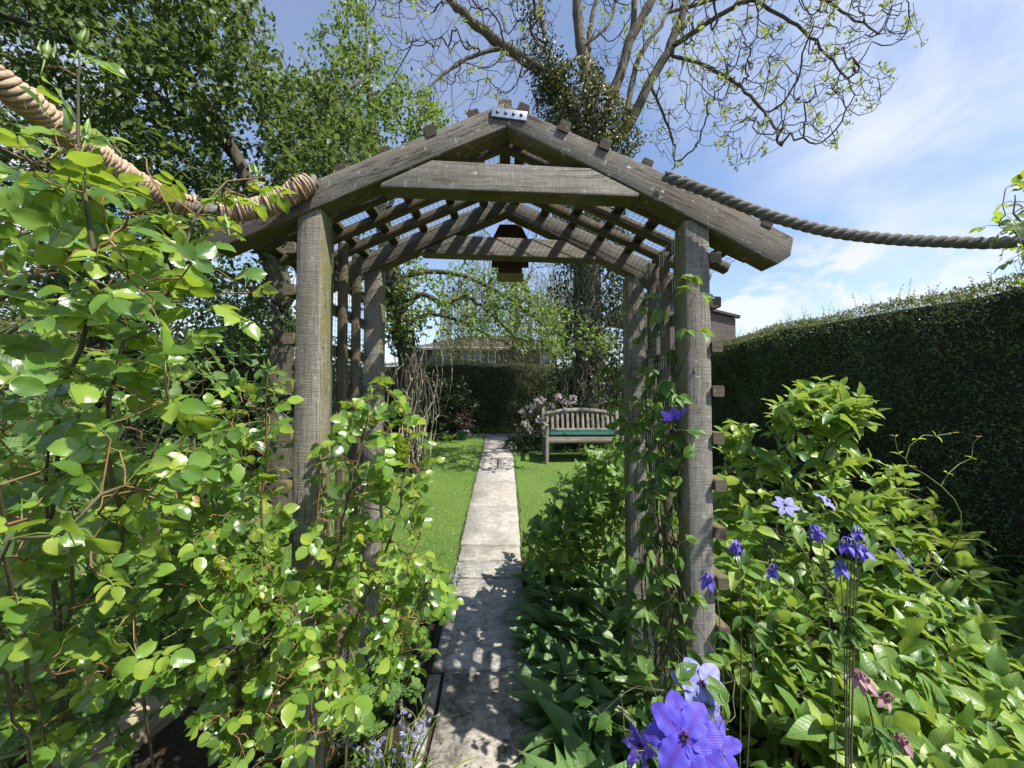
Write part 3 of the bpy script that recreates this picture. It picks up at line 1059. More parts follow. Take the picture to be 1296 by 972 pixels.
for side_ in (0,):
    T = np.linspace(0, 1, n + 1)
    top = [.795 + .085 * math.sin(math.pi * t) ** .9 for t in T]; bot = [.735 + .06 * math.sin(math.pi * t) ** .9 for t in T]
    poly = [(bx0 + W * t, bz + z) for t, z in zip(T, bot)] + [(bx0 + W * t, bz + z) for t, z in zip(T[::-1], top[::-1])]
    V0 = np.array([(x, BYB + .085 + .24 * (z - bz - .73), z) for x, z in poly]); V1 = V0 + [0, .032, 0]
    m_ = len(poly); ii = np.arange(n)
    f1 = np.stack([ii, ii + 1, m_ - 2 - ii, m_ - 1 - ii], -1); i = np.arange(m_); j = (i + 1) % m_
    uvp = np.array(poly)
    a.add(np.vstack([V0, V1]), [f1, f1[:, ::-1] + m_, np.stack([i, i + m_, j + m_, j], -1)], rnd=.5, uvv=np.vstack([uvp, uvp + .1]))
a.build("top_rail", M['bench'], bench)
a = Acc(); beam(a, (bx0, BYB + .035, bz + .49), (bx1, BYB + .035, bz + .49), .03, .06); a.build("lower_rail", M['bench'], bench)
for k in range(14):
    t = (k + .8) / 14.6; x = bx0 + W * t; zt = bz + .745 + .06 * math.sin(math.pi * t) ** .9
    a = Acc(); beam(a, (x, BYB + .045, bz + .51), (x, BYB + .095 + .02, zt), .05, .016, up=(0, -1, 0), seg=3); a.build("slat", M['bench'], bench)


def cushion(cx_, cy_, cz_, w, d, h):
    a = Acc(); nu, nv = 40, 18
    U, V = np.meshgrid(np.linspace(-1, 1, nu), np.linspace(-1, 1, nv))
    e = (1 - np.abs(U) ** 14) * (1 - np.abs(V) ** 8)
    puff = np.clip(e, 0, 1) ** .35
    tuft = 1 - .35 * np.exp(-((U * 1.5 - np.round(U * 1.5)) ** 2 * 60 + V ** 2 * 14))
    for sgn in (1, -1):
        P_ = np.stack([cx_ + U * w / 2, cy_ + V * d / 2, cz_ + sgn * h / 2 * puff * (tuft if sgn > 0 else 1) + .004 * np.sin(U * 31 + V * 7) * (sgn > 0)], -1).reshape(-1, 3)
        i = np.arange(nv - 1)[:, None] * nu + np.arange(nu - 1)[None]
        q = np.stack([i, i + 1, i + nu + 1, i + nu], -1).reshape(-1, 4)
        a.add(P_, [q if sgn > 0 else q[:, ::-1]], rnd=.5)
    return weld(a.build("cushion", plain("green_canvas", (.012, .075, .058), .7, .3, 0, 60, .4, .002), None, True), .002)


tag(cushion((bx0 + bx1) / 2, BY + .24, bz + .465, W - .05, .46, .075), "long flat dark green cushion lying on the bench seat", "cushion")

# ================================================================== FOLIAGE TOOLS
def lt_diamond():
    v = np.array([(0, 0, 0), (.5, .5, .10), (1, 0, 0), (.5, -.5, .10)], float)
    return v, [np.array([(0, 1, 2), (0, 2, 3)])]


def lt_mid():
    v = np.array([(0, 0, 0), (.38, -.5, .12), (.42, 0, 0), (.38, .5, .12), (.74, -.30, .04), (.76, 0, -.03), (.74, .30, .04), (1, 0, -.12)], float)
    f3 = np.array([(0, 2, 1), (0, 3, 2), (4, 5, 7), (5, 6, 7)])
    f4 = np.array([(1, 2, 5, 4), (2, 3, 6, 5)])
    return v, [f3, f4]


def lt_near(width_fn, n=9, fold=.16, droop=.16, wave=.03, serr=0.0, half=3):
    """a leaf blade: n stations along, 2*half+1 verts across"""
    m = 2 * half + 1
    V = []
    for k in range(n):
        u = k / (n - 1)
        w = max(width_fn(u), 0.004)
        if serr and 0 < k < n - 1:
            w *= 1 + (serr if k % 2 else -serr)
        for j in range(m):
            t = (j - half) / half
            V.append((u - (.02 if (serr and k % 2 and abs(t) == 1) else 0), w * t * .5, fold * abs(t) * w * .5 - droop * u * u + wave * math.sin(u * 9 + (t > 0) * 2) * t * t * w))
    i = np.arange(n - 1)[:, None] * m + np.arange(m - 1)[None]
    q = np.stack([i, i + 1, i + m + 1, i + m], -1).reshape(-1, 4)[:, ::-1]
    return np.array(V, float), [q]


def w_ovate(u):    # broad below the middle, pointed tip
    return (math.sin(math.pi * min(u, 1) ** .72) ** .8) if 0 < u < 1 else 0.0


def w_round(u):    # rose leaflet: nearly round with a short point
    return (math.sin(math.pi * u ** .86) ** .62) * (1 if u < .8 else 1 - .30 * (u - .8) / .2) if 0 < u < 1 else 0.0


def w_lance(u):
    return (math.sin(math.pi * u ** .85) ** 1.15) if 0 < u < 1 else 0.0


def w_heart(u):
    return (1 - u) ** .75 * (1 if u > .1 else .72 + 2.8 * u) if u < 1 else 0.0


T_FAR, T_MID = lt_diamond(), lt_mid()
T_ROSE = lt_near(w_round, 13, .20, .13, .03, .045, 2)
T_ROSE_S = lt_near(w_round, 9, .22, .14, .03, .04, 1)
T_OVATE = lt_near(w_ovate, 9, .22, .24, .05, 0, 2)
T_OVATE_S = lt_near(w_ovate, 7, .25, .22, .03, 0, 1)
T_LANCE = lt_near(w_lance, 11, .30, .42, .04, 0, 2)
T_HEART = lt_near(w_heart, 9, .16, .22, .04, .05, 2)


def lobed():
    """columbine leaflet: a fan with three notched lobes"""
    n = 25; a = np.linspace(-1.25, 1.25, n)
    r = .78 + .22 * np.abs(np.cos(a * 2.45)) ** .5 * 1.0 + .05 * np.cos(a * 15)
    V = [(0, 0, 0)]
    for s in (.5, 1.0):
        for x, rr in zip(a, r):
            q = rr * s * (1 if s < 1 else 1)
            V.append((q * math.cos(x * .95), q * math.sin(x * .95) * .95, .05 * math.cos(x * 7) * s - .1 * s * s))
    f3 = np.array([(0, k + 1, k + 2) for k in range(n - 1)]); f4 = np.array([(k + 1, k + 1 + n, k + 2 + n, k + 2) for k in range(n - 1)])
    return np.array(V, float), [f3, f4]


T_FAN = lobed()


def leaves(acc, T, pos, d, nr, L, W, rnd=None, droop=None):
    """many leaves of template T; W is width over length"""
    pos = np.atleast_2d(pos); n = len(pos)
    if n == 0:
        return
    d = nrmz(np.broadcast_to(d, (n, 3)).astype(float)); nr = np.broadcast_to(nr, (n, 3)).astype(float)
    s = np.cross(nr, d); bad = np.linalg.norm(s, axis=1) < 1e-4; s[bad] = [1, 0, 0]; s = nrmz(s); nn = np.cross(d, s)
    L = np.broadcast_to(L, (n,)).astype(float); W = np.broadcast_to(W, (n,)).astype(float)
    tv, tf = T; k = len(tv)
    w = tv[None, :, 2]
    if droop is not None:
        w = w - np.asarray(droop)[:, None] * tv[None, :, 0] ** 2
    V = pos[:, None] + (tv[None, :, 0] * L[:, None])[..., None] * d[:, None] + (tv[None, :, 1] * (L * W)[:, None])[..., None] * s[:, None] + (w * L[:, None])[..., None] * nn[:, None]
    off = np.arange(n)[:, None, None] * k
    fs = [(f[None] + off).reshape(-1, f.shape[1]) for f in tf]
    r = rng.random(n) if rnd is None else np.asarray(rnd)
    uv = np.tile(tv[:, :2], (n, 1))
    acc.add(V.reshape(-1, 3), fs, rnd=[np.repeat(r, len(f)) for f in tf], uvv=uv)


def rdir(n, up=0.0, spread=1.0):
    v = rng.normal(0, spread, (n, 3)); v[:, 2] += up
    return nrmz(v)


class Skel:
    """branch skeleton: manual limbs first, then attractors joined to the nearest wood"""

    def __init__(self):
        self.p, self.par, self.r0 = [], [], []

    def limb(self, pts, parent=-1, n=None, rad=None, wob=0.0):
        pts = np.asarray(pts, float)
        q = smooth_path(pts, n or max(4, len(pts) * 4))
        if wob:
            q = q + rng.normal(0, wob, q.shape) * np.linspace(0, 1, len(q))[:, None]
        last = parent
        for k, x in enumerate(q):
            if k == 0 and parent >= 0:
                continue
            self.p.append(x); self.par.append(last); self.r0.append(0.0 if rad is None else np.interp(k / (len(q) - 1), np.linspace(0, 1, len(rad)), rad)); last = len(self.p) - 1
        return last

    def near(self, x):
        return int(np.argmin(np.linalg.norm(np.array(self.p) - np.asarray(x), axis=1)))

    def grow(self, A, seg=.12, sag=0.0, curl=.14, minlen=.0, start=0, bias=.0):
        A = np.asarray(A, float)
        P_ = np.array(self.p)
        d0 = np.min(np.linalg.norm(A[:, None] - P_[None, ::max(1, len(P_) // 60)], axis=2), axis=1)
        tips = []
        cap = len(P_) + len(A) * 40
        buf = np.zeros((cap, 3)); buf[:len(P_)] = P_; m = len(P_)
        used = np.zeros(cap)
        for a in A[np.argsort(d0)]:
            dv = buf[start:m] - a
            dist = np.sqrt((dv * dv).sum(1)) + used[start:m] * bias
            k = int(np.argmin(dist)) + start
            b = buf[k]; L = np.linalg.norm(a - b)
            if L < minlen:
                continue
            c = min(max(2, int(L / seg)), 38)
            side = rng.normal(0, 1, 3) * curl * L
            last = k; used[k] += 1
            for t in np.linspace(0, 1, c + 1)[1:]:
                x = b * (1 - t) + a * t + side * math.sin(math.pi * t) * .6 + np.array([0, 0, sag * L * math.sin(math.pi * t)])
                x = x + rng.normal(0, curl * .12 * seg, 3)
                if m >= cap:
                    break
                buf[m] = x; self.p.append(x); self.par.append(last); self.r0.append(0.0); last = m; m += 1
            tips.append(last)
        return tips

    def radii(self, tip=.003, e=2.3, maxr=9.0):
        n = len(self.p); s = np.zeros(n)
        par = np.array(self.par)
        kids = np.bincount(par[par >= 0], minlength=n)
        for k in range(n - 1, -1, -1):
            if kids[k] == 0:
                s[k] = tip ** e
            if par[k] >= 0:
                s[par[k]] += s[k]
        self.rad = np.maximum(np.minimum(s ** (1 / e), maxr), np.array(self.r0))
        self.kids = kids
        return self.rad

    def chains(self):
        n = len(self.p); ch = {}
        for k, q in enumerate(self.par):
            ch.setdefault(q, []).append(k)
        out = []
        stack = [(k, None) for k in ch.get(-1, [])]
        while stack:
            k, frm = stack.pop()
            c = [k] if frm is None else [frm, k]
            while True:
                kids = ch.get(c[-1], [])
                if not kids:
                    break
                kids = sorted(kids, key=lambda q: -self.rad[q])
                for z in kids[1:]:
                    stack.append((z, c[-1]))
                c.append(kids[0])
            out.append(c)
        return out

    def tubes(self, acc, lo=0.0, hi=9.0, sides=None):
        P_ = np.array(self.p)
        for c in self.chains():
            r = self.rad[c].copy()
            if len(c) > 1:
                r[0] = min(r[0], r[1] * 1.25)
            if r[1 if len(c) > 1 else 0] < lo or r[1 if len(c) > 1 else 0] >= hi or len(c) < 2:
                continue
            s = sides or (10 if r.max() > .08 else 6 if r.max() > .02 else 4 if r.max() > .006 else 3)
            tube(acc, P_[c], r, s, cap=False)

    def dirs(self):
        P_ = np.array(self.p); par = np.array(self.par)
        d = P_ - P_[np.maximum(par, 0)]; d[par < 0] = [0, 0, 1]
        return P_, nrmz(d + 1e-9)


def bark_mat(name, light, dark, green, gamt=.4):
    m = NT(name)
    p = m.pos
    a = m.noise(p, 1.0, 6, .65, .5, (26, 26, 7)); b = m.noise(p, 3, 4, .6); c2 = m.noise(p, 70, 4, .65)
    c = m.ramp(m.math('ADD', m.math('MULTIPLY', a, .65), m.math('MULTIPLY', c2, .35)), [(.33, dark), (.66, light)])
    c = m.mix(m.math('MULTIPLY', m.rng(b, .45, .65), gamt), c, green)
    return m.done(m.principled(c, .92, .15, m.bump(m.math('ADD', a, m.math('MULTIPLY', c2, .4)), 1.0, .02)))


M['bark'] = bark_mat("grey_bark", (.21, .185, .15), (.05, .042, .033), (.12, .13, .05))
M['bark_dark'] = bark_mat("dark_bark", (.13, .11, .085), (.03, .025, .02), (.07, .08, .03))
M['twig'] = bark_mat("twig_bark", (.15, .125, .10), (.055, .045, .036), (.12, .12, .05), .2)
M['cane_green'] = plain("green_cane", (.16, .20, .045), .5, .4, 0, 30, .5)
M['cane_red'] = plain("reddish_shoot", (.24, .12, .05), .5, .4, 0, 40, .5)
M['cane_brown'] = plain("brown_cane", (.11, .095, .05), .7, .3, 0, 40, .5)
M['drystem'] = plain("dry_vine_stem", (.42, .35, .25), .85, .2, 0, 50, .5)

M['tree_leaf'] = leaf_mat("tree_leaf", [(0, (.026, .052, .014)), (.45, (.050, .092, .022)), (.8, (.095, .15, .036)), (1, (.17, .23, .065))], (.20, .29, .05), .5, .4, .38)
M['apple_leaf'] = leaf_mat("apple_leaf", [(0, (.04, .085, .013)), (.5, (.085, .155, .022)), (1, (.19, .26, .05))], (.28, .40, .05), .45, .4, .4)
M['bud_leaf'] = leaf_mat("young_leaf", [(0, (.17, .22, .05)), (.5, (.26, .31, .08)), (1, (.34, .36, .13))], (.38, .46, .10), .5, .3, .4)
M['birch_leaf'] = leaf_mat("birch_leaf", [(0, (.16, .20, .05)), (.5, (.24, .27, .08)), (1, (.34, .34, .14))], (.34, .42, .10), .55, .3, .4)
M['hedge_leaf'] = leaf_mat("hedge_leaf", [(0, (.058, .092, .036)), (.45, (.095, .145, .05)), (.8, (.165, .225, .075)), (.95, (.23, .28, .095)), (1, (.26, .20, .12))], (.13, .18, .045), .5, .4, .25)
M['hedge_tip'] = leaf_mat("hedge_tip", [(0, (.09, .10, .025)), (.5, (.15, .155, .04)), (1, (.24, .20, .08))], (.30, .32, .06), .6, .3, .35)
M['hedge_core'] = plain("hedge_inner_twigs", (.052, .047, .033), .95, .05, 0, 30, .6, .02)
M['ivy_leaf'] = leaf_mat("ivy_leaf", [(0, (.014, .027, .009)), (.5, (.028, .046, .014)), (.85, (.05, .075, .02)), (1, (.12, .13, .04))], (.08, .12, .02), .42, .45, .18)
M['ivy_painted_sun'] = leaf_mat("ivy_painted_sun_leaf", [(0, (.06, .08, .015)), (.5, (.12, .13, .025)), (.8, (.20, .19, .045)), (1, (.20, .11, .04))], (.30, .30, .05), .5, .4, .3)  # brighter, yellower version of the ivy leaf: sunlight put into its colour
M['rose_leaf'] = leaf_mat("rose_leaf", [(0, (.052, .115, .020)), (.35, (.110, .218, .034)), (.7, (.19, .315, .045)), (1, (.31, .395, .06))], (.50, .66, .05), .27, .65, .38, .14, (.30, .44, .09), 0, .06)
M['rose_young'] = leaf_mat("rose_young_leaf", [(0, (.16, .26, .03)), (.6, (.26, .35, .04)), (.88, (.36, .34, .06)), (1, (.34, .17, .06))], (.55, .62, .06), .3, .55, .42, .4, (.38, .44, .12))
M['under_leaf'] = leaf_mat("understorey_leaf", [(0, (.06, .13, .03)), (.5, (.11, .21, .048)), (1, (.18, .29, .075))], (.32, .50, .09), .5, .35, .34, True, (.14, .24, .07))
M['shrub_leaf'] = leaf_mat("broad_shrub_leaf", [(0, (.066, .14, .032)), (.4, (.132, .247, .05)), (.75, (.215, .34, .07)), (1, (.33, .425, .09))], (.47, .62, .08), .38, .5, .34, .7, (.05, .11, .02), 0, .05)
M['hyd_leaf'] = leaf_mat("hydrangea_leaf", [(0, (.07, .15, .034)), (.5, (.14, .26, .055)), (1, (.27, .38, .08))], (.36, .52, .05), .42, .45, .34, True, (.05, .10, .02))
M['clem_leaf'] = leaf_mat("clematis_leaf", [(0, (.05, .115, .025)), (.5, (.10, .20, .04)), (1, (.19, .30, .06))], (.40, .56, .06), .42, .4, .38, True, (.16, .27, .08))
M['lily_leaf'] = leaf_mat("lily_leaf", [(0, (.065, .13, .04)), (.5, (.105, .20, .058)), (1, (.165, .27, .08))], (.26, .42, .09), .42, .5, .26, .6, (.03, .07, .02))
M['colum_leaf'] = leaf_mat("columbine_leaf", [(0, (.06, .13, .035)), (.5, (.10, .19, .05)), (1, (.15, .26, .065))], (.28, .44, .07), .55, .3, .34)
M['blade_leaf'] = leaf_mat("strap_leaf", [(0, (.05, .10, .015)), (.6, (.10, .16, .025)), (.9, (.20, .24, .05)), (1, (.38, .30, .12))], (.26, .38, .05), .45, .45, .3)


def pix_tips(poly, n, y0, y1, gmin=None):
    q = poly_pts(poly, n)
    Y = rng.uniform(y0, y1, n)
    P_ = np.array([at(a, b, y) for (a, b), y in zip(q, Y)])
    if gmin is not None:
        P_[:, 2] = np.maximum(P_[:, 2], ground(P_[:, 1]) + gmin)
    return P_


# ================================================================== HEDGES
def hedge(name, p0, p1, thick, top0, top1, label, n, lsize, lush=0.0, tips=0, wisps=0, faces=(1, 1, 1)):
    """clipped hedge from p0 to p1 (XY, the line of the seen face); thickness to the right of that direction reversed"""
    p0, p1 = np.array(p0, float), np.array(p1, float)
    e = p1 - p0; L = np.linalg.norm(e); e /= L; b = np.array([-e[1], e[0]])    # b points into the hedge
    h = thing(name, (*(p0 + p1) / 2, float(ground((p0[1] + p1[1]) / 2))), label, "hedge")
    def top(u): return top0 + (top1 - top0) * u + .025 * np.sin(u * L * 1.7) + .018 * np.sin(u * L * 4.3 + 1)
    def wav(u, z): return .05 * np.sin(u * L * 1.3 + z * 2.1) + .035 * np.sin(u * L * 3.7 - z * 3.3) + .02 * np.sin(u * L * 8.1 + z * 7)
    # core
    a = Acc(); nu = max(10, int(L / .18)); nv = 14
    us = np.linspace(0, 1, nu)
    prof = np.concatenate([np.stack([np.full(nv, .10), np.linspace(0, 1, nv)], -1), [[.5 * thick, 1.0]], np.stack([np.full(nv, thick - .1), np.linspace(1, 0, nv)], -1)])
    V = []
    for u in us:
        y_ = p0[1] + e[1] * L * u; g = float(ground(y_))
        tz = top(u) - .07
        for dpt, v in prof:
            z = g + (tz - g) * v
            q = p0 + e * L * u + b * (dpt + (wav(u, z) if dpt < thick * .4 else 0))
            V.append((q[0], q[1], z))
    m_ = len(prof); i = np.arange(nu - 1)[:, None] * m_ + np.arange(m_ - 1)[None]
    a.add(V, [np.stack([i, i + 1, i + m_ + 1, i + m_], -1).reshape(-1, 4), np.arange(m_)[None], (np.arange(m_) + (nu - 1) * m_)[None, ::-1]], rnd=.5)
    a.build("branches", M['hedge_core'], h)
    # leaf sprays over face and top
    def face_pts(k):
        u = rng.random(k); v = rng.random(k) ** .9
        y_ = p0[1] + e[1] * L * u; g = ground(y_); z = g + (top(u) - g) * v
        dep = wav(u, z) + rng.random(k) ** 1.5 * .10 - .015
        dep += (np.sin(u * L * 6.3 + z * 5) * np.sin(z * 9 - u * L * 4) > .72) * .06
        q = p0[None] + e[None] * (L * u)[:, None] + b[None] * dep[:, None]
        return np.column_stack([q, z]), np.tile(np.array([-b[0], -b[1], .15]), (k, 1))
    def top_pts(k):
        u = rng.random(k); d_ = rng.random(k) * thick
        z = top(u) + rng.normal(0, .014, k) - np.clip((.06 - d_) / .06, 0, 1) * .03
        q = p0[None] + e[None] * (L * u)[:, None] + b[None] * d_[:, None]
        return np.column_stack([q, z]), np.tile(np.array([0, 0, 1.0]), (k, 1))
    a = Acc()
    P1, N1 = face_pts(n)
    nr = nrmz(N1 + rng.normal(0, .75, N1.shape)); d = rdir(len(P1), .35) + N1 * .3
    leaves(a, T_FAR if lsize < .03 else T_MID, P1, d, nr, rng.uniform(.6, 1.35, len(P1)) * lsize, rng.uniform(.32, .5, len(P1)), np.clip(rng.random(len(P1)) ** 1.25 * .85 + .45 * (np.sin(P1[:, 1] * 3.1 + P1[:, 2] * 4.3) * np.sin(P1[:, 0] * 2.7 + P1[:, 2] * 2.9 - P1[:, 1] * 1.7) > .35) * rng.random(len(P1)), 0, .96))
    a.build("leaves", M['hedge_leaf'], h)
    if tips:
        a = Acc(); P2, N2 = top_pts(tips)
        d = rdir(len(P2), 1.0, .7); leaves(a, T_FAR, P2, d, rdir(len(P2), .6), rng.uniform(.6, 1.4, len(P2)) * lsize * .95, .38)
        for k in range(wisps):
            u = rng.random() ** .8; q = p0 + e * L * u + b * rng.uniform(.02, thick * .6); z = top(u)
            hgt = rng.uniform(.05, .15) * (1.6 if rng.random() < .25 else 1)
            s = np.array([q[0], q[1], z - .03]); tip_ = s + np.array([rng.normal(0, .03), rng.normal(0, .03), hgt])
            tube(a, [s, (s + tip_) / 2 + rng.normal(0, .006, 3), tip_], [.0022, .0016, .0009], 3, False)
            c = rng.integers(6, 13); t = np.linspace(.2, 1, c)[:, None]
            leaves(a, T_FAR, s + (tip_ - s) * t, rdir(c, .6), rdir(c, .5), rng.uniform(.016, .03, c), .42)
        a.build("new_growth", M['hedge_tip'], h)
    return h


HX = 3.62
hedge("hedge", (HX, 9.6), (HX - .12, .9), 1.0, 2.46, 2.43, "tall dark clipped yew hedge running away behind the broad leaved shrub", 88000, .027, 0, 24000, 220)
hedge("hedge", (-5.6, 9.0), (HX, 9.25), .8, 2.30, 2.27, "dark clipped hedge closing the far end of the lawn below the house", 42000, .034, 0, 7000, 30)
hedge("hedge", (-4.3, 1.2), (-4.4, 9.0), .8, 2.25, 2.3, "shadowed hedge along the side of the garden behind the roses and arch post", 30000, .04, 0, 4000, 20)

# ================================================================== TREES
def twig_leaves(acc, T, sk, rmax, per, size, wl, droop=.0, up=.4, spread=.02, rnd_pow=1.0, keep=1.0, tips_only=False):
    P_, D_ = sk.dirs()
    idx = np.where((sk.rad < rmax) & ((sk.kids == 0) if tips_only else True))[0]
    if keep < 1:
        idx = idx[rng.random(len(idx)) < keep]
    idx = np.repeat(idx, per); n = len(idx)
    d = nrmz(D_[idx] * .5 + rng.normal(0, .75, (n, 3)) + np.array([0, 0, -droop]))
    nr = nrmz(rng.normal(0, .6, (n, 3)) + np.array([.25, -.15, up + .5]))
    p = P_[idx] + rng.normal(0, spread, (n, 3))
    leaves(acc, T, p, d, nr, rng.uniform(.65, 1.25, n) * size, rng.uniform(.9, 1.1, n) * wl, rng.random(n) ** rnd_pow)


# --- the big leafy tree
TY = 4.5
tree = thing("leafy_tree", (*at(356, 560, TY)[:2], float(ground(TY))), "large leafy tree with dark trunk and dense canopy hanging above the roses", "tree")
sk = Skel()
b = at(352, 600, TY); b[2] = float(ground(TY)) - .1
tp = sk.limb([b, at(352, 480, TY), at(360, 400, TY), at(348, 335, TY), at(330, 270, TY), at(300, 200, TY), at(262, 130, TY - .1), at(215, 50, TY), at(180, -60, TY)], n=26, rad=[.17, .15, .12, .07, .035, .02])
for pts, r in (([(352, 345), (310, 300), (250, 255), (170, 215), (80, 175), (-30, 140)], .055), ([(330, 270), (360, 210), (395, 160), (430, 120), (470, 95)], .05),
               ([(300, 200), (240, 150), (150, 90), (60, 40), (-60, 0)], .05), ([(358, 400), (310, 360), (240, 330), (150, 310)], .04), ([(262, 130), (300, 70), (315, 20), (330, -60)], .03),
               ([(345, 330), (380, 280), (410, 235), (450, 200)], .035)):
    Y0 = TY
    k = sk.near(at(*pts[0], TY))
    sk.limb([at(p[0], p[1], TY + (rng.normal(0, .12) if q else 0) - q * rng.uniform(-.14, .14)) for q, p in enumerate(pts)], k, rad=[r * .8, r * .4, r * .2])
A = np.vstack([pix_tips([(-160, -140), (300, -140), (318, -20), (345, 50), (385, 95), (440, 110), (470, 150), (480, 215), (390, 240), (300, 300), (180, 300), (60, 230), (-60, 240), (-160, 200)], 2100, 3.5, 5.8),
               pix_tips([(40, 215), (370, 250), (372, 430), (300, 470), (60, 470)], 520, 4.2, 5.9)])
A = A[(np.sin(A[:, 0] * 2.3 + A[:, 2] * 1.9) * np.sin(A[:, 2] * 2.6 - A[:, 1] * 1.7 + 1) + .5 * np.sin(A[:, 0] * 5.1 - A[:, 2] * 3.7 + A[:, 1] * 2)) > -.72]
sk.grow(A, seg=.13, sag=.10, curl=.13)
sk.radii(.0032, 2.25)
a = Acc(); sk.tubes(a, .028); a.build("trunk", M['bark_dark'], tree, True)
a = Acc(); a.mi = 1; sk.tubes(a, 0, .028); a.mi = 0; twig_leaves(a, T_MID, sk, .0085, 10, .080, .60, -.05, .5, .055); a.build("crown", [M['tree_leaf'], M['bark_dark']], tree)

# --- dense trees and dark shrubs filling the garden's left side
def leaf_mass(name, label, cat, base, lumps, n, size, mat, wl=.6, nb=60):
    o = thing(name, base, label, cat)
    sk = Skel(); sk.limb([base, np.asarray(base) + [0, 0, .5]], n=4)
    A = np.vstack([np.array(c) + rdir(max(6, int(nb * w))) * np.array(r) * rng.uniform(.5, 1, (max(6, int(nb * w)), 1)) for c, r, w in lumps])
    A[:, 2] = np.maximum(A[:, 2], ground(A[:, 1]) + .1)
    sk.grow(A, seg=.25, sag=.08, curl=.14); sk.radii(.005, 2.3, .12)
    cut = min(.03, float(sk.rad.max()) * .6)
    a = Acc(); sk.tubes(a, cut); a.build("trunk", M['bark_dark'], o, True)
    a = Acc(); a.mi = 1; sk.tubes(a, 0, cut); a.mi = 0
    tot = sum(w for _, _, w in lumps)
    for c, r, w in lumps:
        k = int(n * w / tot); o_ = rdir(k); sh = rng.random(k) ** .45
        lump = 1 + .22 * np.sin(o_[:, 0] * 7 + o_[:, 2] * 5) * np.sin(o_[:, 1] * 6 + o_[:, 2] * 3)
        q = np.array(c) + o_ * np.array(r) * (sh * lump)[:, None]
        q[:, 2] = np.maximum(q[:, 2], ground(q[:, 1]) + .05)
        leaves(a, T_MID, q, nrmz(o_ * .5 + rng.normal(0, .7, (k, 3)) + [0, 0, -.25]), nrmz(o_ * .6 + rng.normal(0, .6, (k, 3)) + [.1, -.1, .6]), rng.uniform(.65, 1.3, k) * size, wl, rng.random(k) ** 1.2)
    a.build("crown", [mat, M['bark_dark']], o)
    return o


leaf_mass("dense_tree", "dense dark tree beyond the shadowed side hedge seen low through the big tree's canopy", "tree", (-8.0, 9.5, .7),
          [((-8.5, 9.5, 4.2), (2.6, 1.8, 2.2), 1.0), ((-11.0, 9.0, 3.6), (2.4, 1.8, 2.2), 1.0), ((-6.3, 10.0, 3.2), (1.7, 1.4, 1.7), .7), ((-9.5, 8.0, 2.4), (2.2, 1.4, 1.4), .6), ((-13.5, 8.5, 3.6), (2.4, 2, 2.6), .8)], 17000, .11, M['tree_leaf'])
leaf_mass("holly", "dark evergreen holly filling the shade behind the left arch posts", "shrub", (-3.0, 6.4, .4),
          [((-3.3, 6.3, 1.35), (.75, .6, .95), 1.0), ((-2.75, 6.7, 1.7), (.6, .5, .9), .7), ((-3.9, 5.9, 1.8), (.7, .6, 1.0), .8), ((-2.45, 6.9, 1.0), (.42, .4, .6), .3)], 9000, .065, M['ivy_leaf'], .55)

# --- apple tree beyond the arch
AY = 6.0
apple = thing("apple_tree", (*at(520, 588, AY + .1)[:2], float(ground(AY))), "old apple tree with crooked trunk and small bright leaves behind the rear post", "tree")
sk = Skel()
b = at(521, 592, AY); b[2] = float(ground(AY)) - .08
sk.limb([b, at(523, 540, AY), at(519, 480, AY), at(512, 430, AY), at(503, 385, AY), at(496, 350, AY), at(488, 300, AY), at(478, 230, AY), at(470, 150, AY), at(462, 60, AY)], n=30, rad=[.17, .15, .15, .14, .10, .06, .03], wob=.015)
for pts, r in (([(505, 392), (535, 372), (560, 385), (590, 376), (622, 398), (652, 428), (668, 446)], .05), ([(510, 412), (540, 399), (575, 404), (612, 422), (652, 440)], .04),
               ([(497, 355), (540, 344), (590, 350), (640, 375), (700, 418), (765, 440)], .045), ([(488, 300), (450, 240), (420, 180), (400, 110)], .045),
               ([(485, 280), (510, 220), (530, 160), (545, 120)], .04), ([(478, 230), (450, 120), (440, 40), (436, -40)], .025), ([(497, 355), (470, 330), (430, 300), (390, 290)], .04)):
    k = sk.near(at(*pts[0], AY))
    dy = rng.uniform(-.10, .10)
    sk.limb([at(p[0], p[1], AY + q * dy) for q, p in enumerate(pts)], k, n=len(pts) * 4, rad=[r, r * .75, r * .5, r * .25], wob=.02)
A = np.vstack([pix_tips([(350, 110), (400, 82), (445, 62), (490, 80), (535, 108), (565, 150), (572, 205), (540, 228), (400, 245), (345, 190)], 560, 5.0, 6.4),
               pix_tips([(375, 70), (425, -10), (440, -60), (462, 20), (500, 75)], 60, 5.4, 6.4),
               pix_tips([(520, 335), (640, 335), (690, 375), (745, 410), (795, 438), (700, 455), (640, 430), (590, 425), (540, 425), (510, 380)], 250, 5.3, 6.6),
               pix_tips([(440, 300), (530, 300), (545, 400), (500, 440), (440, 400)], 90, 5.4, 6.6)])
sk.grow(A, seg=.11, sag=.05, curl=.16)
sk.radii(.0035, 2.3)
a = Acc(); sk.tubes(a, .03); a.build("trunk", M['bark_dark'], apple, True)
a = Acc(); a.mi = 1; sk.tubes(a, 0, .03); a.mi = 0; twig_leaves(a, T_MID, sk, .0088, 7, .072, .60, .05, .4, .06, .9, .9); a.build("crown", [M['apple_leaf'], M['bark_dark']], apple)
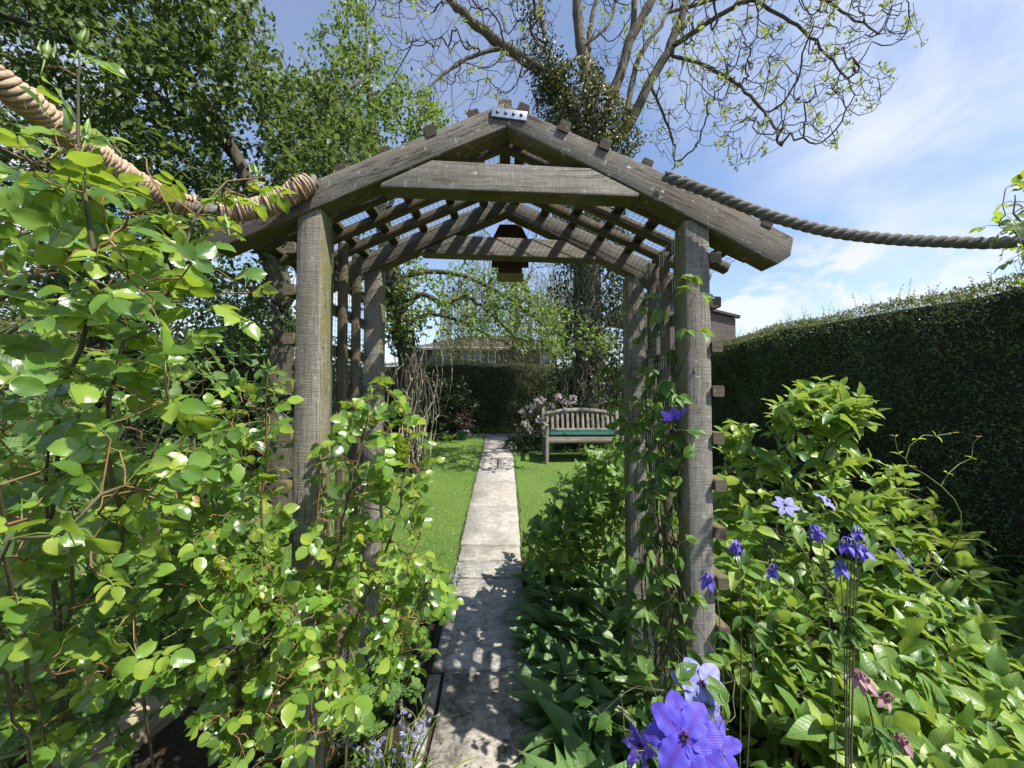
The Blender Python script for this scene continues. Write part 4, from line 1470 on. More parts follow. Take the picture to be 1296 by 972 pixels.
# ivy on the upper trunk
a = Acc(); n = 900
t = rng.random(n); py = 340 + t * 110; cx_ = np.interp(py, [340, 385, 430, 480], [494, 503, 512, 519])
ang = rng.random(n) * 6.283; C = np.array([at(x, y, AY) for x, y in zip(cx_, py)])
o_ = np.stack([np.cos(ang), np.sin(ang), np.zeros(n)], -1); rr = .14 + .09 * rng.random(n)
leaves(a, T_MID, C + o_ * rr[:, None], nrmz(o_ * .3 + rng.normal(0, .5, (n, 3)) + [0, 0, -.7]), nrmz(o_ + rng.normal(0, .4, (n, 3))), rng.uniform(.04, .07, n), .85)
a.build("ivy", M['ivy_leaf'], apple)

# dry vine stems looping round the apple trunk
vine = thing("climbing_vine", (*at(521, 592, AY - .2)[:2], float(ground(AY))), "tangle of bare pale vine stems looping around the apple tree trunk", "vine")
a = Acc()
for k in range(19):
    x0 = rng.normal(521, 8); top = rng.uniform(405, 480)
    n_ = 9; xs_ = x0 + np.cumsum(rng.normal(0, 6, n_)) ; xs_ = np.clip(xs_, 494, 556)
    ys_ = np.linspace(590, top, n_) + rng.normal(0, 7, n_)
    if rng.random() < .55:
        ys_ = np.concatenate([ys_, ys_[-1] + np.array([4, 26, 60, 95])]); xs_ = np.concatenate([xs_, xs_[-1] + np.array([9, 18, 21, 14]) * rng.choice([-1, 1]) * rng.uniform(.5, 1.3)])
    Yv = AY - .22 + rng.uniform(-.1, .14, len(xs_))
    P_ = smooth_path([at(x, y, yy) for x, y, yy in zip(xs_, ys_, Yv)], 44)
    P_[:, 2] = np.maximum(P_[:, 2], ground(P_[:, 1]) + .01)
    tube(a, P_, np.linspace(rng.uniform(.005, .010), .003, 44), 5)
a.build("stems", M['drystem'], vine, True)
a = Acc(); n = 240; P_ = pix_tips([(500, 560), (548, 560), (552, 595), (505, 600)], n, AY - .45, AY + .1, .03)
leaves(a, T_MID, P_, rdir(n, .2), rdir(n, .9, .5), rng.uniform(.03, .06, n), .8); a.build("leaves", M['ivy_leaf'], vine)

# --- ivy-clad tree with bare spring twigs
IY = 7.65
ivy_tree = thing("tall_tree", (*at(748, 566, IY)[:2], float(ground(IY))), "tall tree with ivy clad trunk and bare twisting branches coming into bud above the arch", "tree")
sk = Skel()
b = at(746, 580, IY); b[2] = float(ground(IY)) - .1
sk.limb([b, at(746, 500, IY), at(744, 400, IY), at(742, 300, IY), at(744, 220, IY), at(755, 165, IY)], n=26, rad=[.36, .30, .28, .27, .27, .24])
LIMBS = [([(744, 210), (728, 150), (704, 106), (662, 75), (620, 46), (576, 6), (530, -40)], .15, .05), ([(750, 190), (749, 140), (740, 85), (733, 40), (729, -30), (728, -110)], .135, .06),
         ([(751, 175), (753, 120), (745, 60), (752, 10), (770, -60)], .07, .03), ([(755, 175), (770, 135), (786, 90), (800, 45), (828, -5), (850, -70)], .125, .05),
         ([(788, 85), (800, 40), (803, 0), (808, -70)], .08, .04), ([(760, 185), (790, 165), (806, 138), (826, 98), (850, 55), (868, 0), (880, -70)], .115, .04),
         ([(790, 165), (797, 120), (808, 75), (830, 40), (850, 10)], .07, .03), ([(846, 62), (882, 38), (918, 14), (965, -8), (1010, -30)], .055, .02),
         ([(846, 70), (892, 83), (940, 112), (975, 150), (985, 185)], .035, .014), ([(824, 110), (842, 150), (853, 185), (852, 214)], .03, .012),
         ([(640, 60), (600, 70), (560, 95), (535, 120)], .045, .015), ([(735, 60), (770, 30), (785, -20)], .04, .02), ([(704, 106), (690, 50), (684, 0), (680, -70)], .06, .03),
         ([(868, 10), (930, -5), (990, 20), (1040, 60), (1075, 105)], .04, .012), ([(940, 0), (1000, -15), (1060, 10), (1110, 45)], .035, .012)]
for q, (pts, r0, r1) in enumerate(LIMBS):
    k = sk.near(at(*pts[0], IY)); dy = (0, 0, .12, -.05, .15, -.08, .1, -.25, -.28, -.1, -.2, .2, .1, -.3, -.35)[q]
    # short limbs that start on another limb take that limb's depth
    Y0 = sk.p[k][1]
    sk.limb([at(p[0], p[1], Y0 + i * dy) for i, p in enumerate(pts)], k, n=len(pts) * 5, rad=[r0, r0 * .8, (r0 + r1) / 2, r1], wob=.02)
start = 0
right = pix_tips([(850, -90), (1120, -90), (1165, 20), (1168, 58), (1112, 52), (1085, 62), (1140, 96), (1112, 136), (1062, 165), (1062, 190), (1000, 170), (940, 215), (905, 190), (885, 120), (855, 60)], 1250, 4.9, 7.4)
left = pix_tips([(430, -90), (720, -90), (705, 50), (650, 120), (560, 160), (480, 120), (450, 50)], 720, 5.9, 8.2)
mid = pix_tips([(720, -90), (860, -90), (880, 60), (890, 190), (850, 215), (815, 180), (800, 120), (740, 60)], 380, 6.2, 8.2)
sk.grow(np.vstack([right, mid]), seg=.10, sag=-.20, curl=.10, start=20)
sk.grow(left, seg=.10, sag=-.12, curl=.11, start=20)
sk.radii(.0046, 2.7, .05)
a = Acc(); sk.tubes(a, .034); a.build("trunk", M['bark'], ivy_tree, True)
a = Acc(); a.mi = 1; sk.tubes(a, 0, .034); a.mi = 0; twig_leaves(a, T_MID, sk, .0058, 8, .095, .36, -.3, .3, .03, 1, .36, True); a.build("crown", [M['bud_leaf'], M['twig']], ivy_tree)


def ivy_column(n, pylo, pyhi, cxf, halff):
    py = rng.uniform(pylo, pyhi, n); cx_ = np.interp(py, *cxf); hf = np.interp(py, *halff) * IY / F_PX
    ang = rng.random(n) * 6.283
    lump = 1 + .16 * np.sin(ang * 3 + py * .05) + .12 * np.sin(py * .11 + ang * 2)
    C = np.array([at(x, y, IY) for x, y in zip(cx_, py)])
    o_ = np.stack([np.cos(ang), np.sin(ang) * .85, np.zeros(n)], -1)
    rr = hf * lump * (1 - .42 * rng.random(n) ** 1.6)
    return C + o_ * rr[:, None], o_


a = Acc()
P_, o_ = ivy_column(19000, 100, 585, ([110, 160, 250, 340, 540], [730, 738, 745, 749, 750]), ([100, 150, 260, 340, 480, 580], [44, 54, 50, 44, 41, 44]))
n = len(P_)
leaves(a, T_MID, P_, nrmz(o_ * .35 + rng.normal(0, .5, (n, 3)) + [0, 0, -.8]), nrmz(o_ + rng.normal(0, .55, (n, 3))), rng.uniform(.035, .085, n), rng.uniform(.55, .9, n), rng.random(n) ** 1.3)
# the loose ivy climbing the limbs
for pts, w_, cnt in (([(735, 170), (705, 106), (680, 88)], .30, 1000), ([(695, 120), (680, 70), (672, 20), (668, -30)], .46, 1250), ([(715, 125), (702, 90), (692, 55)], .34, 1200), ([(748, 160), (742, 110)], .26, 500)):
    t = rng.random(cnt) * (len(pts) - 1); k = np.minimum(t.astype(int), len(pts) - 2); f = t - k
    px_ = np.array([p[0] for p in pts]); py_ = np.array([p[1] for p in pts])
    C = np.array([at(x, y, IY) for x, y in zip(px_[k] * (1 - f) + px_[k + 1] * f, py_[k] * (1 - f) + py_[k + 1] * f)])
    o_ = rdir(cnt); q = C + o_ * (w_ * rng.random(cnt) ** .6)[:, None] + np.array([0, 0, -1]) * (rng.random(cnt) ** 3 * .35)[:, None]
    leaves(a, T_MID, q, nrmz(rng.normal(0, .5, (cnt, 3)) + [0, 0, -.9]), nrmz(o_ + rng.normal(0, .6, (cnt, 3)) + [.2, -.3, .3]), rng.uniform(.04, .075, cnt), .7, rng.random(cnt))
IVY_A = a
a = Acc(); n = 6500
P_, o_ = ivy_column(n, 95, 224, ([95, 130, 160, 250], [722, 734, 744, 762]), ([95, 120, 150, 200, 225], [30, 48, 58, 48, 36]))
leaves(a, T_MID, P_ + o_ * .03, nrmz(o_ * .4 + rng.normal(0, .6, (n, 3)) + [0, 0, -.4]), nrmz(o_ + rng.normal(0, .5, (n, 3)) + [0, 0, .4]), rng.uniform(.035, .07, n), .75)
a.build("painted_sun_ivy", M['ivy_painted_sun'], ivy_tree)  # upper ivy, its sunlit look painted into the leaf colour
a = IVY_A; a.mi = 1
for k in range(240):   # dry hanging ivy stems
    py = rng.uniform(150, 480); cx_ = 748 + rng.uniform(-40, 40); Yk = IY - .50 + .25 * abs(cx_ - 748) / 40
    p = at(cx_, py, Yk); L = rng.uniform(.25, .9)
    q = [p + np.array([rng.normal(0, .03), rng.normal(0, .02), -L * t]) for t in np.linspace(0, 1, 7)]
    tube(a, q, .004, 3, False)
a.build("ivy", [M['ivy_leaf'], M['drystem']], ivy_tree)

# --- weeping birch and garden trees beyond the hedge
WY = 16.0
birch = thing("weeping_birch", (*at(652, 470, WY)[:2], .7), "pale weeping birch with fine hanging shoots in front of the far house", "tree")
sk = Skel(); b = at(652, 480, WY); b[2] = .6
sk.limb([b, at(651, 440, WY), at(655, 400, WY), at(652, 350, WY), at(655, 300, WY), at(652, 250, WY)], rad=[.14, .12, .09, .06, .04])
A = pix_tips([(590, 270), (715, 270), (730, 360), (725, 400), (575, 420), (570, 350)], 150, 14.6, 17.5)
sk.grow(A, seg=.35, sag=.12, curl=.1); sk.radii(.010, 2.2)
a = Acc(); sk.tubes(a, .04); a.build("trunk", M['bark'], birch, True)
al = Acc(); al.mi = 1; sk.tubes(al, 0, .04)
S0 = np.vstack([A, pix_tips([(560, 350), (735, 340), (745, 425), (550, 440)], 800, 14.6, 17.2)])
for p in S0:
    L = rng.uniform(.7, 2.2); c = int(L * 15); t = np.linspace(0, 1, c)[:, None]
    q = p + np.array([0, 0, -1.0]) * L * t + np.array([rng.normal(0, .12), rng.normal(0, .12), 0]) * np.sin(t * 2)
    q[:, 2] = np.maximum(q[:, 2], 1.2)
    al.mi = 1; tube(al, q[::3], .006, 3, False); al.mi = 0
    leaves(al, T_FAR, q + rng.normal(0, .03, q.shape), rdir(c, -.6), rdir(c), rng.uniform(.05, .10, c), .6)
al.build("crown", [M['birch_leaf'], M['twig']], birch)

# ================================================================== PLANTS AT THE FAR END
def mound(sk, base, A, seg=.08, sag=.05, tipr=.0025):
    sk.limb([base, np.asarray(base) + [0, 0, .08]], n=3)
    sk.grow(A, seg=seg, sag=sag, curl=.12); sk.radii(tipr, 2.3, .02)


def flower_blob(acc, c, r, n, size):
    size *= 1.15; d = rdir(n, .4); leaves(acc, T_MID, c + d * r * rng.uniform(.5, 1, (n, 1)), nrmz(d + rng.normal(0, .5, (n, 3))), rdir(n, .3), rng.uniform(.7, 1.2, n) * size, .75)


M['pink_petal'] = leaf_mat("pale_pink_petal", [(0, (.62, .48, .54)), (.5, (.74, .62, .66)), (1, (.82, .75, .76))], (.75, .6, .65), .5, .3, .3)
RYY = 7.35
rho = thing("rhododendron", (*at(690, 580, RYY)[:2], float(ground(RYY))), "dark leaved rhododendron with pale pink flower heads beside the bench", "shrub")
A = np.vstack([pix_tips([(655, 535), (665, 512), (700, 498), (735, 505), (740, 560), (690, 590), (640, 592), (638, 565)], 190, 6.9, 7.9, .06)])
sk = Skel(); mound(sk, (at(690, 580, RYY)[0], RYY, float(ground(RYY))), A)
a = Acc(); sk.tubes(a); a.build("stems", M['cane_brown'], rho)
a = Acc()
n = len(A) * 9; c = np.repeat(A, 9, 0); d = nrmz(rng.normal(0, 1, (n, 3)) + [0, -.2, -.15])
leaves(a, T_MID, c + rng.normal(0, .02, (n, 3)), d, rdir(n, 1.0, .5), rng.uniform(.07, .11, n), .36); a.build("leaves", M['ivy_leaf'], rho)
for px_, py_ in ((662, 522), (672, 517), (679, 510), (685, 507), (692, 519), (700, 516), (707, 503), (713, 509), (719, 511), (704, 527), (666, 536), (683, 532), (672, 545), (689, 541), (725, 505), (712, 520)):
    a = Acc(); flower_blob(a, at(px_ + rng.normal(0, 1), py_, 6.95 + rng.uniform(-.1, .1)), .055, 34, .042); a.build("flower_head", M['pink_petal'], rho)

EYY = 8.2
ev = thing("evergreen_shrub", (*at(560, 562, EYY)[:2], float(ground(EYY))), "grey green evergreen shrub against the far hedge near the apple tree", "shrub")
A = pix_tips([(535, 470), (585, 480), (605, 515), (598, 545), (560, 560), (530, 560)], 240, 7.9, 8.8, .05)
sk = Skel(); mound(sk, (at(560, 562, EYY)[0], EYY, float(ground(EYY))), A)
a = Acc(); sk.tubes(a); a.build("stems", M['cane_brown'], ev)
a = Acc(); n = len(A) * 8; c = np.repeat(A, 8, 0)
leaves(a, T_MID, c + rng.normal(0, .03, (n, 3)), rdir(n, .1), rdir(n, .7, .6), rng.uniform(.06, .10, n), .45, rng.random(n) ** .7)
a.build("leaves", M['ivy_leaf'], ev)

PY_ = 8.1
pc = at(585, 558, PY_); pz_ = float(ground(PY_))
pot = thing("plant_pot", (pc[0], PY_, pz_), "round teal glazed plant pot standing on the gravel strip by the far hedge", "pot")
a = Acc(); prof = [(.0, .0), (.075, .0), (.085, .02), (.105, .17), (.118, .185), (.118, .205), (.100, .205), (.095, .17), (.0, .165)]
ns = 20; V = [(pc[0] + r * math.cos(t), PY_ + r * math.sin(t), pz_ + z) for r, z in prof for t in np.arange(ns) * 2 * math.pi / ns]
i = np.arange(len(prof) - 1)[:, None] * ns; j = np.arange(ns)[None]; k = (j + 1) % ns
a.add(V, [np.stack([i + j, i + k, i + ns + k, i + ns + j], -1).reshape(-1, 4)], rnd=.5)
weld(a.build("vessel", plain("teal_glaze", (.05, .12, .13), .3, .5, 0, 15, .5), pot, True), .0008)
M['maroon'] = leaf_mat("maroon_leaf", [(0, (.05, .025, .03)), (.5, (.09, .045, .05)), (1, (.15, .10, .09))], (.2, .08, .08), .5, .35, .3)
mp_ = thing("potted_plant", (pc[0], PY_, pz_ + .16), "dusky maroon leaved plant growing in the teal pot", "plant")
A = np.array([(pc[0] + rng.normal(.02, .10), PY_ + rng.normal(0, .09), pz_ + .28 + abs(rng.normal(0, .15))) for _ in range(60)])
sk = Skel(); sk.limb([(pc[0], PY_, pz_ + .165), (pc[0], PY_, pz_ + .24)], n=3); sk.grow(A, seg=.06, curl=.12); sk.radii(.0016, 2.3, .01)
a = Acc(); sk.tubes(a); a.build("stems", M['cane_brown'], mp_)
a = Acc(); n = len(A) * 7; leaves(a, T_MID, np.repeat(A, 7, 0) + rng.normal(0, .03, (n, 3)), rdir(n), rdir(n, .8), rng.uniform(.035, .065, n), .55); a.build("leaves", M['maroon'], mp_)


def strap_clump(name, label, cat, c, n, L, mat, spread=.1, arch_=.7, w=.05, group=None):
    o = thing(name, c, label, cat, group)
    a = Acc()
    for k in range(n):
        az_ = rng.random() * 6.283; o_ = np.array([math.cos(az_), math.sin(az_), 0]); l = L * rng.uniform(.6, 1.2)
        b = np.array(c) + o_ * rng.random() * spread * .6 + np.array([rng.normal(0, spread * .5), rng.normal(0, spread * .5), 0])
        t = np.linspace(0, 1, 9); el = 1.25 - arch_ * t * rng.uniform(1.2, 2.6)
        st = np.stack([np.cos(el) * o_[0], np.cos(el) * o_[1], np.sin(el)], -1) * (l / 8)
        P_ = np.vstack([b, b + np.cumsum(st[:-1], 0)])
        s = np.array([-o_[1], o_[0], 0]); ww = w * l * np.sin(math.pi * (t * .92 + .06)) ** .6
        P_[:, 2] = np.maximum(P_[:, 2], ground(P_[:, 1]) + .006)
        V = np.stack([P_ - s * ww[:, None], P_ + np.array([0, 0, -.15]) * ww[:, None], P_ + s * ww[:, None]], 1).reshape(-1, 3)
        i = np.arange(8)[:, None] * 3 + np.arange(2)[None]
        a.add(V, [np.stack([i, i + 1, i + 4, i + 3], -1).reshape(-1, 4)], rnd=rng.random())
    a.build("leaves", mat, o, True)
    return o


for px_, lab in ((608, "low clump of strap leaves at the path end nearest the teal pot"), (626, "low bright clump of strap leaves right behind the end of the path"), (641, "low clump of strap leaves against the foot of the pink rhododendron")):
    c = at(px_, 560, 8.75); c[2] = float(ground(8.75)); strap_clump("strap_leaf_plant", lab, "plant", c, 46, .26, M['blade_leaf'], .22, .8, .035, "strap leaved plants along the far border")
c = at(566, 566, 8.0); c[2] = float(ground(8.0))
strap_clump("fern", "small green fern tuft beside the teal pot", "fern", c, 40, .26, M['under_leaf'], .1, .8, .05)
# gravel strip and stone edging at the end of the lawn
acc = Acc()
for k in range(900):
    x = rng.uniform(-2.6, 1.2); y = rng.uniform(8.42, 8.72); z = float(ground(y)) + .004; r = rng.uniform(.008, .022)
    an = np.arange(6) * 1.047 + rng.random()
    base = np.stack([x + np.cos(an) * r, y + np.sin(an) * r, np.full(6, z - .006)], -1); top = base * 1.0; top[:, :2] = (top[:, :2] - [x, y]) * .62 + [x, y]; top[:, 2] = z + r * .7
    i = np.arange(6); j = (i + 1) % 6
    acc.add(np.vstack([base, top]), [np.stack([i, j, j + 6, i + 6], -1), (i + 6)[None]], rnd=rng.random())
tag(acc.build("gravel", M['slab']), "pale gravel strip where the lawn meets the far border", None, None, "stuff")

# ================================================================== FOREGROUND PLANTS
SUNV = np.array(sun_dir)


def face_normals(n, up=.7, sunw=.5, jit=.45, cam=.0):
    return nrmz(np.array([0, 0, up]) + SUNV * sunw + np.array([0, -cam, 0]) + rng.normal(0, jit, (n, 3)))


def tip_chain(sk, tip, m):
    c = [tip]
    while len(c) < m and sk.par[c[-1]] >= 0:
        c.append(sk.par[c[-1]])
    return c


def rose(name, label, roots, canes, tips, leaf, tipr=.0016, young=.35, density=1.0, buds=(), small=False, seg=.05, cane_r=.007, group=None):
    o = thing(name, (*np.mean([r[:2] for r in roots], 0), 0.0), label, "rose", group)
    sk = Skel()
    first = []
    for r in roots:
        first.append(sk.limb([r, np.asarray(r, float) + [0, 0, .12]], -1, n=3, rad=[cane_r, cane_r]))
    for k, c in enumerate(canes):
        r = first[min(range(len(first)), key=lambda q: np.linalg.norm(np.array(sk.p[first[q]])[:2] - np.asarray(c[0])[:2]))]
        b = np.array(sk.p[r])
        end = sk.limb([b] + [np.asarray(x, float) for x in c], r, n=26, rad=[cane_r, cane_r * .7, cane_r * .35], wob=.006)
    if len(buds):
        tips = np.vstack([tips, np.array(buds, float) - [0, 0, .012]])
    grown = sk.grow(tips, seg=seg, sag=.06, curl=.14)
    sk.radii(tipr, 2.5, cane_r)
    P_, D_ = sk.dirs()
    ends = [k for k in range(len(sk.p)) if sk.kids[k] == 0]
    old = Acc(); yg = Acc(); pet = old
    T1 = T_ROSE_S if small else T_ROSE
    O, OD, ON, OL, Yp, YD, YN, YL = [], [], [], [], [], [], [], []
    for e in ends:
        ch = tip_chain(sk, e, 9)
        step = 1 if density > 1 else 2
        side = rng.choice([-1, 1])
        for q, k in enumerate(ch[:8:step]):
            if rng.random() > density:
                continue
            d = D_[k]; r_ = np.cross(d, rng.normal(0, 1, 3)); r_ = nrmz(r_)
            fresh = q == 0 and rng.random() < young
            ls = leaf * rng.uniform(.7, 1.2) * (.62 if fresh else 1.0)
            pd = nrmz(d * (.9 if fresh else .45) + r_ * .8 + np.array([0, 0, .15])); pl = ls * rng.uniform(1.7, 2.5)
            tgt = P_[k] + pd * pl * .8 + np.array([0, 0, -pl * .18])
            path = smooth_path([P_[k], P_[k] + pd * pl * .5, tgt], 5)
            nr = face_normals(1, .62, .5, .42, .38)[0]
            s = nrmz(np.cross(nr, pd)); nr = np.cross(pd, s)
            rd = nrmz(path[-1] - path[-3])
            old.mi = 1; tube(old, path, [.0012, .001, .0009, .0008, .0007], 3, False); old.mi = 0
            pairs = 2 if rng.random() < .75 else 1
            items = [(path[-1], rd, 1.08)]
            for z in range(pairs):
                b = path[-1] * (1 - (z + .55) * .33) + path[0] * (z + .55) * .33
                for sg in (-1, 1):
                    items.append((b, nrmz(rd * .35 + s * sg + rng.normal(0, .12, 3)), .98 - z * .16))
            for b, dd, f in items:
                n2 = nrmz(nr + rng.normal(0, .22, 3))
                (Yp if fresh else O).append(b); (YD if fresh else OD).append(dd); (YN if fresh else ON).append(n2); (YL if fresh else OL).append(ls * f * rng.uniform(.85, 1.12))
    bs = nrmz(rng.normal(0, 1, (3,)))
    if O:
        n = len(O); leaves(old, T1, np.array(O), np.array(OD), np.array(ON), np.array(OL), rng.uniform(.66, .86, n), None, rng.uniform(-.08, .22, n))
    if Yp:
        n = len(Yp); leaves(yg, T_ROSE_S, np.array(Yp), np.array(YD), np.array(YN), np.array(YL), rng.uniform(.5, .7, n), None, rng.uniform(0, .3, n))
    a = Acc(); sk.tubes(a, .0030, 9, 6); a.mi = 1; sk.tubes(a, 0, .0030, 4); a.build("canes", [M['cane_brown'], M['cane_red']], o, True)
    old.build("leaves", [M['rose_leaf'], M['cane_green']], o, True)
    if Yp:
        yg.build("young_leaves", M['rose_young'], o, True)
    for p in buds:
        bud(o, np.asarray(p, float), sk)
    return o


M['bud'] = plain("green_bud", (.17, .26, .06), .45, .4, 0, 60, .3)
_bud_mesh = None


def bud(parent, p, sk=None):
    """a closed rose bud: swollen base, pointed sepals"""
    global _bud_mesh
    if sk is not None:    # stalk from the nearest wood
        q = np.array(sk.p[sk.near(p)])
    if _bud_mesh is None:
        a = Acc(); prof = [(0, 0), (.0035, .001), (.0048, .005), (.0035, .008), (.0062, .012), (.0078, .018), (.0066, .026), (.0030, .036), (.0008, .046)]
        ns = 9
        V = [(r * math.cos(t), r * math.sin(t), z) for r, z in prof for t in np.arange(ns) * 2 * math.pi / ns]
        i = np.arange(len(prof) - 1)[:, None] * ns; j = np.arange(ns)[None]; k = (j + 1) % ns
        a.add(V, [np.stack([i + j, i + k, i + ns + k, i + ns + j], -1).reshape(-1, 4)], rnd=.5)
        for s in range(4):
            t = s * 1.57 + .4; d = np.array([math.cos(t), math.sin(t), 0])
            base = d * .0068 + [0, 0, .010]
            leaves(a, T_MID, base, [d * .28 + np.array([0, 0, 1.0])], d, .034 if s % 2 else .027, .22)
        tube(a, [(0, 0, .002), (.001, 0, -.02), (.003, .001, -.045)], [.0016, .0014, .0012], 5)
        o = a.build("bud", M['bud'], parent, True)
        me = o.data
        v = np.zeros(len(me.vertices) * 3, np.float32); me.vertices.foreach_get("co", v)
        v = v.reshape(-1, 3) + np.array(world_loc(parent), np.float32); me.vertices.foreach_set("co", v.ravel())
        _bud_mesh = me
    else:
        o = bpy.data.objects.new("bud", _bud_mesh); COL.objects.link(o); o.parent = parent
    o.location = Vector([float(x) for x in p]) - world_loc(parent)
    o.rotation_euler = (rng.normal(0, .25), rng.normal(0, .25), rng.random() * 6)
    s = rng.uniform(.6, .85); o.scale = (s, s, s)


# --- the rose nearest the lens, climbing towards the wrapped rope
gr = lambda x, y: (x, y, float(ground(y)))
near_canes = [[at(70, 640, .80), at(105, 420, .64), at(118, 300, .60), at(98, 190, .59), at(88, 95, .58)],
              [at(140, 560, .72), at(190, 420, .72), at(230, 330, .75), at(255, 262, .78), at(300, 222, .82), at(332, 222, .85)],
              [at(0, 640, .58), at(10, 480, .55), at(-10, 330, .55), at(20, 240, .6)], [at(90, 720, .86), at(160, 640, .76), at(205, 545, .74), at(222, 450, .76), at(232, 395, .78)],
              [at(-20, 760, .55), at(60, 690, .55), at(120, 630, .55), at(135, 560, .57)], [at(60, 560, .75), at(150, 470, .8), at(250, 400, .84), at(310, 365, .86)],
              [at(-60, 560, .65), at(-40, 420, .66), at(40, 330, .68), at(60, 290, .7)]]
nt = np.vstack([pix_tips([(-60, 190), (40, 150), (170, 160), (215, 260), (190, 330), (240, 330), (330, 370), (300, 400), (150, 430), (-60, 420)], 112, .54, .88),
                pix_tips([(-60, 420), (170, 440), (230, 480), (260, 560), (220, 660), (60, 720), (-60, 760)], 130, .60, 1.05),
                pix_tips([(-60, 640), (130, 640), (160, 780), (60, 800), (-60, 800)], 10, .52, .66),
               pix_tips([(-60, 740), (150, 740), (215, 850), (80, 930), (-60, 985)], 46, .75, 1.05),
                pix_tips([(210, 215), (335, 210), (345, 250), (250, 300)], 9, .76, .88)])
rose("climbing_rose", "climbing rose with large glossy leaves and tight buds nearest the viewer below the wrapped rope", [gr(-1.28, 1.2), gr(-1.12, 1.32), gr(-1.5, 1.25)], near_canes, nt, .037, .0012, .35, .55,
     [at(57, 75, .585), at(100, 62, .58), at(108, 178, .60), at(289, 290, .80), at(325, 225, .86), at(148, 535, .7), at(127, 718, .6), at(218, 445, .76), at(236, 430, .79), at(30, 280, .6)], cane_r=.0034)

POST = [(350, 440), (420, 440), (416, 600), (410, 715), (345, 715)]
LOG = [(50, 1000), (80, 945), (190, 885), (225, 900), (225, 1000)]


def project(P_):
    v = np.atleast_2d(P_) - EYE
    z = v @ FWD
    return CX + F_PX * (v @ RGT) / z, CY - F_PX * (v @ UPV) / z


def clear(P_):
    """leave the light gap through which the sleeper shows"""
    x, y = project(P_)
    return P_[~(in_poly(x, y, LOG) | in_poly(x, y, POST))]


# --- the rose around the left post
mid_canes = [[at(400, 820, 1.22), at(430, 680, 1.2), at(455, 580, 1.2), at(470, 490, 1.2)], [at(420, 860, 1.25), at(480, 720, 1.28), at(510, 620, 1.3), at(515, 530, 1.3)],
             [at(330, 800, 1.15), at(330, 660, 1.12), at(338, 560, 1.08), at(340, 470, 1.05)], [at(300, 820, 1.1), at(250, 700, 1.05), at(215, 600, 1.0), at(262, 470, 1.0)],
             [at(450, 880, 1.3), at(520, 780, 1.35), at(550, 700, 1.38)], [at(300, 880, 1.1), at(360, 780, 1.12), at(395, 690, 1.14), at(410, 590, 1.14)]]
mt = np.vstack([pix_tips([(395, 560), (440, 500), (480, 485), (525, 530), (545, 600), (548, 700), (575, 760), (572, 810), (520, 840), (440, 860), (400, 800), (380, 660)], 260, 1.12, 1.42),
                pix_tips([(240, 540), (330, 470), (372, 500), (395, 560), (385, 700), (400, 800), (360, 830), (280, 760), (200, 680)], 210, .98, 1.3),
                pix_tips([(150, 600), (250, 560), (300, 700), (420, 800), (460, 960), (300, 985), (230, 900), (250, 800), (180, 700)], 210, .92, 1.22)])
mt = clear(mt)
rose("bush_rose", "bushy rose with many small shiny leaves scrambling round the foot of the shaded arch post", [gr(-.62, 1.22), gr(-.80, 1.15), gr(-.98, 1.12), gr(-.55, 1.34)], mid_canes, mt, .036, .0011, .45, .62,
     [at(490, 492, 1.2), at(512, 530, 1.3), at(340, 468, 1.05), at(300, 520, 1.05), at(265, 470, 1.0), at(470, 500, 1.2)], small=True, cane_r=.0042)


def leafy(name, label, cat, roots, tips, T, L, W, mat, stem_mat, pairs=3, seg=.07, sag=.04, tipr=.0016, opposite=True, droop=(0.0, .25), up=.8, sunw=.35, jit=.4, outward=None, stemr=.008, clustered=1.0, tipleaf=True, rnd_pow=1.0, fold_in=.4):
    o = thing(name, (*np.mean([r[:2] for r in roots], 0), 0.0), label, cat)
    sk = Skel()
    for r in roots:
        sk.limb([r, np.asarray(r, float) + [0, 0, .08]], -1, n=3)
    sk.grow(tips, seg=seg, sag=sag, curl=.12)
    sk.radii(tipr, 2.4, stemr)
    P_, D_ = sk.dirs()
    ends = np.array([k for k in range(len(sk.p)) if sk.kids[k] == 0])
    LP, LD, LN, LL = [], [], [], []
    for e in ends:
        ch = tip_chain(sk, e, pairs * 2)
        d = D_[e]; a0 = rng.random() * 3.14
        axis = nrmz(d + np.array([0, 0, .35]))
        r1 = nrmz(np.cross(axis, rng.normal(0, 1, 3))); r2 = np.cross(axis, r1)
        for q in range(pairs):
            k = ch[min(q * 2, len(ch) - 1)]
            ang = a0 + q * 1.57
            for sg in (-1, 1):
                o_ = (r1 * math.cos(ang) + r2 * math.sin(ang)) * sg
                dd = nrmz(o_ + axis * (fold_in + (.6 if q == 0 else 0)) + rng.normal(0, .18, 3))
                LP.append(P_[k] + o_ * .004); LD.append(dd)
                LN.append(nrmz(axis * .6 + np.array([0, 0, up]) + SUNV * sunw + rng.normal(0, jit, 3)))
                LL.append(L * rng.uniform(.75, 1.2) * (.62 if q == 0 else 1.0))
    n = len(LP)
    a = Acc(); leaves(a, T, np.array(LP), np.array(LD), np.array(LN), np.array(LL), rng.uniform(.88, 1.12, n) * W, rng.random(n) ** rnd_pow, rng.uniform(droop[0], droop[1], n))
    st = Acc(); sk.tubes(st, 0, 9, 5); st.build("stems", stem_mat, o, True)
    a.build("leaves", mat, o, True)
    return o, sk


